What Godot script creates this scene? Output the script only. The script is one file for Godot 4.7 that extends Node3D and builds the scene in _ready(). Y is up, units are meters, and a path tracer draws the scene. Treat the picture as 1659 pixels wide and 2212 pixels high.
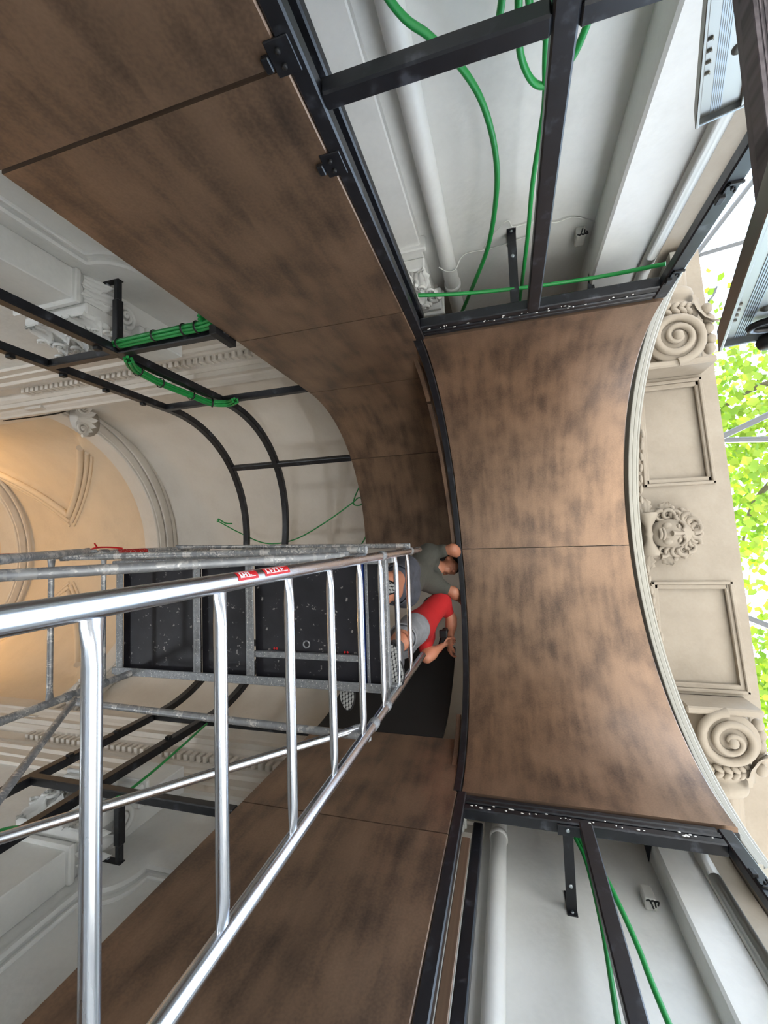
extends Node3D
# Passage entrance seen from below: y up, +z towards the street, x across the passage. H = eye height above the floor.
const H := 1.55
const XU := -1.28      # lining face, one side of the passage
const XL := 1.534      # lining face, other side
const XC := 0.127      # middle of the arches
const RA := 1.407      # radius of the lining arches
const YI := 3.35 + H   # springing of the inner (higher) arch
const YO := 2.69 + H   # springing of the outer (lower) arch
const WU := -1.8       # masonry wall faces
const WL := 1.98
var M := {}
var names := {}
var rng := RandomNumberGenerator.new()

func R(x: float, y: float, z: float) -> Vector3:
	return Vector3(x, y + H, z)

# ---------------------------------------------------------------- nodes
func numbered(called: String) -> String:
	var n: int = names.get(called, -1) + 1
	names[called] = n
	return called if n == 0 else "%s_%03d" % [called, n]

func thing(called: String, label: String, category: String, at := Vector3.ZERO, group := "") -> Node3D:
	var o := Node3D.new()
	o.name = numbered(called)
	o.position = at
	add_child(o)
	meta(o, label, category, group)
	return o

func meta(o: Node, label: String, category: String, group := "", kind := "") -> void:
	if label: o.set_meta("label", label)
	if category: o.set_meta("category", category)
	if group: o.set_meta("group", group)
	if kind: o.set_meta("kind", kind)

func mb() -> SurfaceTool:
	var st := SurfaceTool.new()
	st.begin(Mesh.PRIMITIVE_TRIANGLES)
	return st

# commits a mesh given in scene coordinates as a node under parent (parent not rotated)
func obj(called: String, st: SurfaceTool, m: Material, parent: Node3D = self) -> MeshInstance3D:
	st.generate_normals()
	var o := MeshInstance3D.new()
	o.mesh = st.commit()
	o.material_override = m
	o.cast_shadow = GeometryInstance3D.SHADOW_CASTING_SETTING_ON
	if parent == self:
		o.name = numbered(called)
		add_child(o)
	else:
		o.name = called
		parent.add_child(o, true)
		if parent.position != Vector3.ZERO:
			o.position = -parent.position
	return o

func sub(called: String, st: SurfaceTool, m: Material, parent: Node3D) -> MeshInstance3D:
	st.generate_normals()
	var o := MeshInstance3D.new()
	o.mesh = st.commit()
	o.material_override = m
	o.name = called
	parent.add_child(o, true)
	return o

func struct(called: String, st: SurfaceTool, m: Material, label: String, category: String) -> MeshInstance3D:
	var o := obj(called, st, m)
	meta(o, label, category, "", "structure")
	return o

# ---------------------------------------------------------------- shapes
func tri(st: SurfaceTool, a: Vector3, b: Vector3, c: Vector3) -> void:
	st.set_uv(Vector2(a.x, a.z)); st.add_vertex(a)
	st.set_uv(Vector2(b.x, b.z)); st.add_vertex(b)
	st.set_uv(Vector2(c.x, c.z)); st.add_vertex(c)

func poly(st: SurfaceTool, p: Array, away: Vector3) -> void:
	st.set_smooth_group(-1)
	var c := Vector3.ZERO
	for q in p: c += q
	c /= p.size()
	var n: Vector3 = (p[0] - p[2]).cross(p[0] - p[1])
	var flip := n.dot(c - away) < 0.0
	for i in range(1, p.size() - 1):
		if flip: tri(st, p[0], p[i + 1], p[i])
		else: tri(st, p[0], p[i], p[i + 1])

# box with chamfered edges, b = basis
func box(st: SurfaceTool, c: Vector3, size: Vector3, ch := 0.004, b := Basis.IDENTITY) -> void:
	var h := size * 0.5
	ch = minf(ch, minf(h.x, minf(h.y, h.z)) * 0.45)
	var f := func(x: float, y: float, z: float) -> Vector3: return c + b * Vector3(x, y, z)
	if ch <= 0.0005:
		for ax in 3:
			for s in [-1.0, 1.0]:
				var q := []
				for k in [[-1, -1], [1, -1], [1, 1], [-1, 1]]:
					var v := Vector3.ZERO
					v[ax] = s * h[ax]; v[(ax + 1) % 3] = k[0] * h[(ax + 1) % 3]; v[(ax + 2) % 3] = k[1] * h[(ax + 2) % 3]
					q.append(c + b * v)
				poly(st, q, c)
		return
	for ax in 3:
		var u := (ax + 1) % 3
		var w := (ax + 2) % 3
		for s in [-1.0, 1.0]:
			var q := []
			for k in [[-1, -1], [1, -1], [1, 1], [-1, 1]]:
				var v := Vector3.ZERO
				v[ax] = s * h[ax]; v[u] = k[0] * (h[u] - ch); v[w] = k[1] * (h[w] - ch)
				q.append(c + b * v)
			poly(st, q, c)
		for s in [-1.0, 1.0]:
			for t in [-1.0, 1.0]:
				var e := []
				for k in [[-1, 0], [1, 0], [1, 1], [-1, 1]]:
					var v := Vector3.ZERO
					v[ax] = k[0] * (h[ax] - ch)
					v[u] = s * (h[u] - (ch if k[1] else 0.0)); v[w] = t * (h[w] - (0.0 if k[1] else ch))
					e.append(c + b * v)
				poly(st, e, c)
	for x in [-1.0, 1.0]:
		for y in [-1.0, 1.0]:
			for z in [-1.0, 1.0]:
				poly(st, [f.call(x * h.x, y * (h.y - ch), z * (h.z - ch)), f.call(x * (h.x - ch), y * h.y, z * (h.z - ch)), f.call(x * (h.x - ch), y * (h.y - ch), z * h.z)], c)

func box2(st: SurfaceTool, lo: Vector3, hi: Vector3, ch := 0.004) -> void:
	box(st, (lo + hi) * 0.5, (hi - lo).abs(), ch)

# rectangular bar from a to b; w along side, h along the third axis
func bar(st: SurfaceTool, a: Vector3, b: Vector3, w: float, h: float, side: Vector3, ch := 0.004) -> void:
	var y := (b - a).normalized()
	var x := (side - y * side.dot(y)).normalized()
	box(st, (a + b) * 0.5, Vector3(w, (b - a).length(), h), ch, Basis(x, y, x.cross(y)))

func quad_uv(st: SurfaceTool, p: Array, uv: Array) -> void:
	for i in [0, 1, 2, 0, 2, 3]:
		st.set_uv(uv[i]); st.add_vertex(p[i])

# tube along points; radius may vary with rads
func tube(st: SurfaceTool, pts: Array, r: float, seg := 10, rads: Array = [], caps := true) -> void:
	var n := pts.size()
	var rings := []
	var x := Vector3.ZERO
	var run := 0.0
	var runs := []
	for i in n:
		var t: Vector3 = (pts[mini(i + 1, n - 1)] - pts[maxi(i - 1, 0)]).normalized()
		if i > 0: run += (pts[i] - pts[i - 1]).length()
		runs.append(run)
		if i == 0:
			x = t.cross(Vector3.UP if absf(t.y) < 0.9 else Vector3.RIGHT).normalized()
		else:
			x = (x - t * x.dot(t)).normalized()
		var y := t.cross(x)
		var ring := []
		var rr: float = rads[i] if rads.size() else r
		for k in seg:
			var a := TAU * k / seg
			ring.append(pts[i] + (x * cos(a) + y * sin(a)) * rr)
		rings.append(ring)
	st.set_smooth_group(0)
	for i in n - 1:
		for k in seg:
			var k2 := (k + 1) % seg
			var u0 := float(k) / seg
			var u1 := float(k + 1) / seg
			quad_uv(st, [rings[i][k], rings[i][k2], rings[i + 1][k2], rings[i + 1][k]], [Vector2(u0 * 0.3, runs[i]), Vector2(u1 * 0.3, runs[i]), Vector2(u1 * 0.3, runs[i + 1]), Vector2(u0 * 0.3, runs[i + 1])])
	if caps:
		st.set_smooth_group(-1)
		for e in [0, n - 1]:
			for k in range(1, seg - 1):
				tri(st, rings[e][0], rings[e][k], rings[e][k + 1])

# smooth curve through points
func curve(p: Array, step := 6) -> Array:
	var out := []
	var n := p.size()
	for i in n - 1:
		var a: Vector3 = p[maxi(i - 1, 0)]
		var d: Vector3 = p[mini(i + 2, n - 1)]
		for k in step:
			out.append((p[i] as Vector3).cubic_interpolate(p[i + 1], a, d, float(k) / step))
	out.append(p[n - 1])
	return out

# profile (local xy) swept along frames
func sweep(st: SurfaceTool, prof: Array, frames: Array, closed := true, caps := true, round_prof := false) -> void:
	var m := prof.size()
	var last := m if closed else m - 1
	var run := 0.0
	for i in frames.size() - 1:
		var f0: Transform3D = frames[i]
		var f1: Transform3D = frames[i + 1]
		var nrun := run + (f1.origin - f0.origin).length()
		var v := 0.0
		for j in last:
			var p: Vector2 = prof[j]
			var q: Vector2 = prof[(j + 1) % m]
			var nv := v + p.distance_to(q)
			st.set_smooth_group(0 if round_prof else j + 1)
			quad_uv(st, [f0 * Vector3(p.x, p.y, 0), f0 * Vector3(q.x, q.y, 0), f1 * Vector3(q.x, q.y, 0), f1 * Vector3(p.x, p.y, 0)],
				[Vector2(v, run), Vector2(nv, run), Vector2(nv, nrun), Vector2(v, nrun)])
			v = nv
		run = nrun
	if caps and closed:
		st.set_smooth_group(-1)
		var idx := Geometry2D.triangulate_polygon(PackedVector2Array(prof))
		for e in [0, frames.size() - 1]:
			var f: Transform3D = frames[e]
			for i in range(0, idx.size(), 3):
				tri(st, f * Vector3(prof[idx[i]].x, prof[idx[i]].y, 0), f * Vector3(prof[idx[i + 1]].x, prof[idx[i + 1]].y, 0), f * Vector3(prof[idx[i + 2]].x, prof[idx[i + 2]].y, 0))

func frame_at(o: Vector3, x: Vector3, y: Vector3) -> Transform3D:
	return Transform3D(Basis(x, y, x.cross(y)), o)

# straight run between two points; x axis of the profile given
func run_frames(a: Vector3, b: Vector3, x: Vector3, y: Vector3) -> Array:
	return [frame_at(a, x, y), frame_at(b, x, y)]

# paths of the arches: [point xy, outward normal xy]
func jamb(x: float, y0: float, y1: float, n: float) -> Array:
	return [[Vector2(x, y0), Vector2(n, 0)], [Vector2(x, y1), Vector2(n, 0)]]

func arc(cx: float, cy: float, r: float, d0: float, d1: float, n := 24) -> Array:
	var out := []
	for i in n + 1:
		var a := deg_to_rad(lerpf(d0, d1, float(i) / n))
		var v := Vector2(-cos(a), sin(a))
		out.append([Vector2(cx, cy) + v * r, v])
	return out

# z as a function of x: a little askew from one side over the crown to the other
func zat(x: float, z: Vector3) -> float:
	return lerpf(z.x, z.y, (x - XU) / (XC - XU)) if x < XC else lerpf(z.y, z.z, (x - XC) / (XL - XC))

# band: rectangular section r0..r1 (along the normal) by z0..z1 along a path, the four edges on the near face chamfered
func band(st: SurfaceTool, path: Array, z0: Vector3, z1: Vector3, r0: float, r1: float, ch := 0.004, uvs := 0.5) -> void:
	var rows := []
	var run := 0.0
	for i in path.size():
		var p: Vector2 = path[i][0]
		var n: Vector2 = path[i][1]
		if i > 0: run += p.distance_to(path[i - 1][0])
		var a := zat(p.x, z0)
		var b := zat(p.x, z1)
		var pts := []
		for q in [[r0 + ch, a], [r0, a + ch], [r0, b - ch], [r0 + ch, b], [r1, b], [r1, a]]:
			pts.append(Vector3(p.x + n.x * q[0], p.y + n.y * q[0], q[1]))
		rows.append([pts, run, [a - ch, a, b, b + ch, b + 0.04, b + 0.08]])
	for i in rows.size() - 1:
		for j in 6:
			st.set_smooth_group(j + 1)
			var k := (j + 1) % 6
			var u0: float = rows[i][2][j] * uvs
			var u1: float = rows[i][2][k] * uvs
			var v0: float = rows[i][1] * uvs
			var v1: float = rows[i + 1][1] * uvs
			quad_uv(st, [rows[i][0][j], rows[i][0][k], rows[i + 1][0][k], rows[i + 1][0][j]], [Vector2(u0, v0), Vector2(u1, v0), Vector2(u1, v1), Vector2(u0, v1)])
	st.set_smooth_group(-1)
	for e in [0, rows.size() - 1]:
		var p: Array = rows[e][0]
		for k in range(1, 5):
			st.set_uv(Vector2(0.1, 0.1)); st.add_vertex(p[0])
			st.set_uv(Vector2(0.1, 0.12)); st.add_vertex(p[k])
			st.set_uv(Vector2(0.12, 0.12)); st.add_vertex(p[k + 1])

func lathe(st: SurfaceTool, prof: Array, t: Transform3D, seg := 20, a0 := 0.0, a1 := TAU) -> void:
	st.set_smooth_group(0)
	for i in prof.size() - 1:
		for k in seg:
			var q := []
			for e in [[i, k], [i, k + 1], [i + 1, k + 1], [i + 1, k]]:
				var a := lerpf(a0, a1, float(e[1]) / seg)
				var p: Vector2 = prof[e[0]]
				q.append(t * Vector3(p.x * cos(a), p.y, p.x * sin(a)))
			tri(st, q[0], q[1], q[2]); tri(st, q[0], q[2], q[3])

func ball(st: SurfaceTool, t: Transform3D, seg := 10, rows := 7) -> void:
	var prof := []
	for i in rows + 1:
		var a := PI * i / rows - PI / 2
		prof.append(Vector2(maxf(cos(a), 0.0), sin(a)))
	lathe(st, prof, t, seg)

func spin(at: Vector3, axis_y: Vector3, s := Vector3.ONE) -> Transform3D:
	var y := axis_y.normalized()
	var x := y.cross(Vector3.BACK if absf(y.z) < 0.9 else Vector3.RIGHT).normalized()
	return Transform3D(Basis(x * s.x, y * s.y, x.cross(y) * s.z), at)

# a lobed leaf that curls forward: base at o, grows along up, curls to out, width w, height h
func acanthus(st: SurfaceTool, o: Vector3, up: Vector3, out: Vector3, w: float, h: float, curl := 0.35) -> void:
	var side := up.cross(out).normalized()
	var nu := 8
	var nv := 10
	var g := []
	for j in nv + 1:
		var t := float(j) / nv
		var wid := w * 0.5 * (0.75 + 0.45 * sin(PI * minf(t * 1.1, 1.0))) * (1.0 - pow(t, 4.0) * 0.75) * (0.86 + 0.14 * cos(t * TAU * 3.5))
		var bend := pow(t, 2.2)
		var row := []
		for i in nu + 1:
			var s := float(i) / nu * 2.0 - 1.0
			var ridge := (0.05 * cos(s * PI * 3.0) + 0.10 * (1.0 - s * s)) * w
			var hh := h * (t - 0.22 * pow(t, 4.0)) - absf(s) * h * 0.06
			row.append(o + side * (s * wid) + up * hh + out * (bend * h * curl + ridge))
		g.append(row)
	st.set_smooth_group(0)
	for j in nv:
		for i in nu:
			tri(st, g[j][i], g[j][i + 1], g[j + 1][i + 1]); tri(st, g[j][i], g[j + 1][i + 1], g[j + 1][i])

# spiral scroll in the plane (ax, ay) round c; out = direction it stands proud
func volute(st: SurfaceTool, c: Vector3, ax: Vector3, ay: Vector3, r: float, tr: float, turns := 2.2, start := 0.0, lift := 0.0) -> void:
	var pts := []
	var rad := []
	var n := int(turns * 20)
	var nz := ax.cross(ay).normalized()
	for i in n + 1:
		var t := float(i) / n
		var a := start + t * turns * TAU
		var rr := r * (1.0 - t * 0.86)
		pts.append(c + ax * cos(a) * rr + ay * sin(a) * rr + nz * lift * t)
		rad.append(tr * (1.0 - 0.55 * t))
	tube(st, pts, tr, 8, rad)
	ball(st, Transform3D(Basis(ax * r * 0.2, ay * r * 0.2, nz * r * 0.2), c + nz * lift), 8, 6)

# ---------------------------------------------------------------- textures
func noise(seed_n: int, freq: float, oct := 4, kind := FastNoiseLite.TYPE_SIMPLEX_SMOOTH) -> FastNoiseLite:
	var n := FastNoiseLite.new()
	n.seed = seed_n
	n.frequency = freq
	n.noise_type = kind
	n.fractal_octaves = oct
	return n

# grey bytes of a seamless noise picture, w x h stretched to s x s
func grey(n: FastNoiseLite, w: int, h: int, s: int) -> PackedByteArray:
	var i := n.get_seamless_image(w, h, false, false, 0.15, true)
	i.convert(Image.FORMAT_L8)
	if w != s or h != s: i.resize(s, s, Image.INTERPOLATE_CUBIC)
	return i.get_data()

func texture_of(s: int, data: PackedByteArray) -> ImageTexture:
	var i := Image.create_from_data(s, s, false, Image.FORMAT_RGB8, data)
	i.generate_mipmaps()
	return ImageTexture.create_from_image(i)

# colour between a, b by noise layers mixed with weights
func blend_tex(s: int, layers: Array, cols: Array, contrast := 1.0) -> ImageTexture:
	var d := PackedByteArray()
	d.resize(s * s * 3)
	var lut := []
	for i in 256:
		var t := clampf((i / 255.0 - 0.5) * contrast + 0.5, 0.0, 0.9999) * (cols.size() - 1)
		var c: Color = (cols[int(t)] as Color).lerp(cols[int(t) + 1], t - int(t))
		lut.append(c)
	var k := 0
	for i in s * s:
		var v := 0.0
		for l in layers: v += l[0][i] * l[1]
		var c: Color = lut[clampi(int(v), 0, 255)]
		d[k] = int(c.r * 255); d[k + 1] = int(c.g * 255); d[k + 2] = int(c.b * 255)
		k += 3
	return texture_of(s, d)

# base colour with sharp edged specks of another where the noise is high
func speck_tex(s: int, base: Array, specks: Array) -> ImageTexture:
	var d := PackedByteArray()
	d.resize(s * s * 3)
	var k := 0
	for i in s * s:
		var c: Color = (base[0] as Color).lerp(base[1], base[2][i] / 255.0)
		for sp in specks:
			var v: float = clampf((sp[0][i] - sp[1]) / sp[2], 0.0, 1.0)
			if v > 0.0: c = c.lerp(sp[3], v)
		d[k] = int(c.r * 255); d[k + 1] = int(c.g * 255); d[k + 2] = int(c.b * 255)
		k += 3
	return texture_of(s, d)

func mat(c: Color, rough := 0.7, metal := 0.0) -> StandardMaterial3D:
	var m := StandardMaterial3D.new()
	m.albedo_color = c
	m.roughness = rough
	m.metallic = metal
	return m

func tri_mat(tex: Texture2D, size: float, rough := 0.8, metal := 0.0, bump: Texture2D = null, bs := 0.3) -> StandardMaterial3D:
	var m := mat(Color.WHITE, rough, metal)
	m.albedo_texture = tex
	m.uv1_triplanar = true
	m.uv1_world_triplanar = true
	m.uv1_scale = Vector3.ONE / size
	if bump:
		m.normal_enabled = true
		m.normal_texture = bump
		m.normal_scale = bs
	return m

func bump_of(n: FastNoiseLite, s := 512, strength := 3.0) -> ImageTexture:
	var i := n.get_seamless_image(s, s, false, false, 0.15, true)
	i.convert(Image.FORMAT_RGBA8)
	i.bump_map_to_normal_map(strength)
	return ImageTexture.create_from_image(i)

func materials() -> void:
	var S := 512
	var cloud := grey(noise(3, 0.006, 4), S, S, S)
	var fine := grey(noise(5, 0.08, 3), S, S, S)
	var mid := grey(noise(8, 0.02, 4), S, S, S)
	var drops := grey(noise(12, 0.05, 3), S, S, S)
	var plast := bump_of(noise(21, 0.03, 5), S, 2.5)
	var wt := blend_tex(S, [[cloud, 0.6], [fine, 0.25], [mid, 0.15]], [Color(0.835, 0.835, 0.82), Color(0.88, 0.88, 0.865), Color(0.905, 0.905, 0.89)])
	M.wall = tri_mat(wt, 1.7, 0.75, 0.0, plast, 0.25)
	var ht := blend_tex(S, [[cloud, 0.6], [fine, 0.25], [mid, 0.15]], [Color(0.80, 0.765, 0.72), Color(0.845, 0.815, 0.77), Color(0.87, 0.84, 0.80)])
	M.hall = tri_mat(ht, 1.9, 0.8, 0.0, plast, 0.2)
	var vt := blend_tex(S, [[cloud, 0.6], [fine, 0.25], [mid, 0.15]], [Color(0.80, 0.74, 0.66), Color(0.85, 0.79, 0.70), Color(0.88, 0.82, 0.735)])
	M.vault = tri_mat(vt, 2.1, 0.85, 0.0, plast, 0.12)
	var ft := blend_tex(S, [[cloud, 0.6], [fine, 0.2], [mid, 0.2]], [Color(0.555, 0.515, 0.46), Color(0.595, 0.555, 0.50), Color(0.625, 0.59, 0.535)])
	M.stone = tri_mat(ft, 1.5, 0.8, 0.0, plast, 0.2)
	M.trim = mat(Color(0.76, 0.755, 0.73), 0.6)
	M.archivolt = mat(Color(0.64, 0.63, 0.59), 0.6)
	# patinated bronze: cloudy brown with darker blotches, brushed along the sheet
	var B := 1024
	var bc := grey(noise(31, 0.0045, 5), B, B, B)
	var bs := grey(noise(37, 0.02, 4), B, 128, B)
	var bf := grey(noise(41, 0.12, 2), B, B, B)
	var bd := grey(noise(43, 0.012, 4), B, B / 2, B)
	var cols := [Color(0.32, 0.275, 0.245), Color(0.425, 0.35, 0.295), Color(0.515, 0.42, 0.345), Color(0.575, 0.47, 0.385), Color(0.62, 0.515, 0.425)]
	var bt := blend_tex(B, [[bc, 0.36], [bs, 0.26], [bf, 0.18], [bd, 0.20]], cols, 1.35)
	var br := blend_tex(B, [[bc, 0.3], [bs, 0.4], [bf, 0.3]], [Color(0.32, 0.32, 0.32), Color(0.45, 0.45, 0.45)], 1.3)
	var bm := mat(Color.WHITE, 1.0, 0.6)
	bm.albedo_texture = bt
	bm.roughness_texture = br
	bm.roughness_texture_channel = BaseMaterial3D.TEXTURE_CHANNEL_RED
	M.bronze = bm
	# black painted steel with rubbed greyish patches
	var sc := grey(noise(51, 0.016, 5, FastNoiseLite.TYPE_PERLIN), S, S, S)
	var st := speck_tex(S, [Color(0.065, 0.07, 0.085), Color(0.10, 0.105, 0.125), mid], [[sc, 168, 60.0, Color(0.25, 0.26, 0.285)]])
	M.steel = tri_mat(st, 0.7, 0.36)
	M.black = mat(Color(0.075, 0.075, 0.08), 0.55)
	M.board = mat(Color(0.07, 0.068, 0.07), 0.7)  # lower arch panel: shade of deck and workers put into its colour
	# bright drawn aluminium and old tube with plaster splashes
	var rl := blend_tex(S, [[grey(noise(61, 0.05, 3), S, 32, S), 1.0]], [Color(0.20, 0.20, 0.20), Color(0.34, 0.34, 0.34)])
	var al := mat(Color(0.83, 0.845, 0.87), 1.0, 1.0)
	al.roughness_texture = rl
	al.roughness_texture_channel = BaseMaterial3D.TEXTURE_CHANNEL_RED
	M.alu = al
	var splash0 := PackedByteArray()
	splash0.resize(S * S)
	for i in S * S: splash0[i] = clampi(int(drops[i] * 0.5 + cloud[i] * 0.75 - 40.0), 0, 255)
	var ol := tri_mat(speck_tex(S, [Color(0.52, 0.53, 0.54), Color(0.68, 0.685, 0.69), mid], [[splash0, 150, 12.0, Color(0.90, 0.89, 0.87)]]), 0.5, 0.42, 0.4)
	M.old = ol
	M.profile = tri_mat(speck_tex(S, [Color(0.48, 0.49, 0.50), Color(0.62, 0.63, 0.64), mid], [[drops, 192, 14.0, Color(0.90, 0.89, 0.87)]]), 0.4, 0.5, 0.4)
	# splashes gather in drifts: fine noise where a coarse one is high
	var fleck := grey(noise(71, 0.05, 4), S, S, S)
	var drift := grey(noise(73, 0.011, 3), S, S, S)
	var splash := PackedByteArray()
	splash.resize(S * S)
	for i in S * S: splash[i] = clampi(int(fleck[i] * 0.6 + drift[i] * 0.75 - 84.0), 0, 255)
	var ply := speck_tex(S, [Color(0.085, 0.085, 0.105), Color(0.15, 0.145, 0.17), cloud], [[splash, 158, 26.0, Color(0.58, 0.56, 0.54)]])
	M.ply = tri_mat(ply, 0.62, 0.5)
	M.bluepaint = mat(Color(0.10, 0.22, 0.50), 0.5)
	M.redpaint = tri_mat(speck_tex(S, [Color(0.62, 0.08, 0.07), Color(0.72, 0.12, 0.10), mid], [[drops, 176, 14.0, Color(0.86, 0.80, 0.78)]]), 0.4, 0.5)
	M.sticker = mat(Color(0.80, 0.10, 0.12), 0.45)
	M.white = mat(Color(0.90, 0.90, 0.90), 0.5)
	M.paintdrop = mat(Color(0.86, 0.85, 0.83), 0.7)
	M.green = mat(Color(0.12, 0.54, 0.25), 0.4)
	M.tie = mat(Color(0.03, 0.03, 0.03), 0.5)
	M.cord = mat(Color(0.86, 0.86, 0.84), 0.5)
	M.bolt = mat(Color(0.75, 0.78, 0.80), 0.3, 1.0)
	M.pipe = tri_mat(wt, 1.3, 0.4)
	M.floor = tri_mat(blend_tex(S, [[cloud, 0.5], [fine, 0.5]], [Color(0.80, 0.785, 0.76), Color(0.88, 0.865, 0.84)]), 2.0, 0.6)
	M.paving = tri_mat(blend_tex(S, [[cloud, 0.5], [fine, 0.5]], [Color(0.60, 0.60, 0.595), Color(0.68, 0.68, 0.675)]), 2.3, 0.85)
	M.opposite = tri_mat(blend_tex(S, [[cloud, 0.6], [mid, 0.4]], [Color(0.42, 0.39, 0.36), Color(0.55, 0.52, 0.48)]), 3.1, 0.85)
	M.skin = mat(Color(0.76, 0.51, 0.40), 0.5)
	M.skin.subsurf_scatter_enabled = true
	M.skin.subsurf_scatter_strength = 0.15
	M.skin_dark = mat(Color(0.66, 0.44, 0.34), 0.5)
	M.red = tri_mat(blend_tex(S, [[fine, 0.6], [mid, 0.4]], [Color(0.62, 0.07, 0.085), Color(0.70, 0.10, 0.11)]), 0.3, 0.9)
	M.denim = tri_mat(blend_tex(S, [[cloud, 0.5], [fine, 0.5]], [Color(0.42, 0.43, 0.45), Color(0.58, 0.59, 0.61)], 1.4), 0.35, 0.95)
	M.darkdenim = tri_mat(blend_tex(S, [[cloud, 0.5], [fine, 0.5]], [Color(0.17, 0.18, 0.21), Color(0.34, 0.35, 0.39)], 1.4), 0.35, 0.95)
	M.olive = tri_mat(blend_tex(S, [[mid, 0.5], [fine, 0.5]], [Color(0.22, 0.22, 0.20), Color(0.31, 0.31, 0.28)]), 0.3, 0.95)
	M.hair = mat(Color(0.06, 0.05, 0.045), 0.7)
	M.eye = mat(Color(0.9, 0.9, 0.88), 0.3)
	M.shoe = mat(Color(0.30, 0.30, 0.31), 0.8)
	M.sole = mat(Color(0.66, 0.66, 0.65), 0.8)
	M.groove = mat(Color(0.10, 0.10, 0.105), 0.85)
	# ladder
	M.ladder = mat(Color(0.64, 0.63, 0.60), 0.4, 1.0)
	M.rib = mat(Color(0.60, 0.62, 0.63), 0.4, 1.0)
	var tr := blend_tex(S, [[grey(noise(81, 0.06, 3), S, 16, S), 0.8], [fine, 0.2]], [Color(0.30, 0.28, 0.29), Color(0.46, 0.43, 0.44), Color(0.55, 0.52, 0.53)], 1.5)
	M.tread = mat(Color.WHITE, 0.5, 0.5)
	M.tread.albedo_texture = tr
	M.plastic = mat(Color(0.06, 0.06, 0.065), 0.4)
	# tree
	M.leaf = mat(Color(0.46, 0.62, 0.12), 0.55)
	M.leaf.vertex_color_use_as_albedo = true
	M.leaf.albedo_color = Color.WHITE
	M.leaf.backlight_enabled = true
	M.leaf.backlight = Color(0.55, 0.62, 0.10)
	M.leaf.cull_mode = BaseMaterial3D.CULL_DISABLED
	M.bark = tri_mat(blend_tex(S, [[mid, 0.6], [fine, 0.4]], [Color(0.30, 0.28, 0.24), Color(0.52, 0.49, 0.43)]), 0.5, 0.9)
	M.galv = mat(Color(0.40, 0.41, 0.42), 0.6, 0.2)
	M.lamp = mat(Color(1.0, 0.86, 0.62), 0.6)
	M.lamp.emission_enabled = true
	M.lamp.emission = Color(1.0, 0.72, 0.40)
	M.lamp.emission_energy_multiplier = 2.0
	M.led = mat(Color(1, 0.96, 0.9), 0.5)
	M.led.emission_enabled = true
	M.led.emission = Color(0.94, 0.97, 1.0)
	M.led.emission_energy_multiplier = 2.0

# ---------------------------------------------------------------- build
func _ready() -> void:
	rng.seed = 7
	camera_and_light()
	materials()
	print("shell"); shell()
	print("porch"); porch()
	print("lining"); lining()
	frames()
	print("scaffold"); scaffold()
	cables()
	ladder()
	print("people"); people()
	print("outside"); outside()
	set_groups()
	print("done")

# things of one kind share a group
func set_groups() -> void:
	var phrase := {person = "people on the scaffold deck", ladder_frame = "end frames of the scaffold tower", guard_rail = "level rails of the scaffold tower", diagonal_brace = "diagonal braces of the scaffold tower", green_conduit = "loose green cables and conduits", cable_bundle = "tied bundles of green cable",
		wall_bracket = "black wall brackets of the steel frames", pilaster_capital = "leaf capitals of the hall walls", scroll_capital = "scroll capitals under the porch soffit", downpipe = "white downpipes on the side walls", wall_box = "torn wall boxes", plane_tree = "street trees", scaffold_pole = "poles outside the porch",
		steel_gusset = "steel gussets by the front piers", white_wire = "thin white wires on the wall", added_fill_light = "added fill lights in the hall", cornice_lamp = "uplights on the far cornices", rib_console = "leaf consoles at the feet of the vault rib"}
	for o in get_children():
		var k := String(o.name).rstrip("0123456789").trim_suffix("_")
		if phrase.has(k) and names.get(k, 0) > 0 and o.has_meta("category"):
			o.set_meta("group", phrase[k])

func camera_and_light() -> void:
	var cam := Camera3D.new()
	cam.name = "camera"
	var right := Vector3(0.03298133, 0.277446, 0.96017496)
	var down := Vector3(0.9975934, 0.04948529, -0.04856558)
	var fwd := Vector3(-0.06098887, 0.95946596, -0.27514621)
	cam.transform = Transform3D(Basis(right, -down, -fwd).orthonormalized(), Vector3(0, H, 0))
	cam.fov = rad_to_deg(2.0 * atan(1106.0 / 927.8))
	cam.near = 0.02
	cam.far = 300.0
	add_child(cam)
	var we := WorldEnvironment.new()
	we.name = "environment"
	var e := Environment.new()
	e.background_mode = Environment.BG_SKY
	var sm := ProceduralSkyMaterial.new()
	sm.sky_top_color = Color(0.80, 0.89, 1.0)
	sm.sky_horizon_color = Color(0.92, 0.96, 1.0)
	sm.ground_horizon_color = Color(0.5, 0.5, 0.5)
	sm.ground_bottom_color = Color(0.45, 0.45, 0.45)
	sm.sun_angle_max = 2.0
	var sky := Sky.new()
	sky.sky_material = sm
	e.sky = sky
	e.background_energy_multiplier = 4.2
	e.tonemap_mode = Environment.TONE_MAPPER_LINEAR
	e.tonemap_exposure = 2.05
	e.sdfgi_enabled = true
	e.ssao_enabled = true
	e.ssil_enabled = true
	we.environment = e
	add_child(we)
	var sun := DirectionalLight3D.new()
	sun.name = "sun"
	sun.light_color = Color(1.0, 0.97, 0.92)
	sun.light_energy = 5.0
	sun.light_angular_distance = 0.6
	sun.shadow_enabled = true
	add_child(sun)
	sun.look_at_from_position(Vector3(9, 16, 2.5), Vector3.ZERO)

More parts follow.
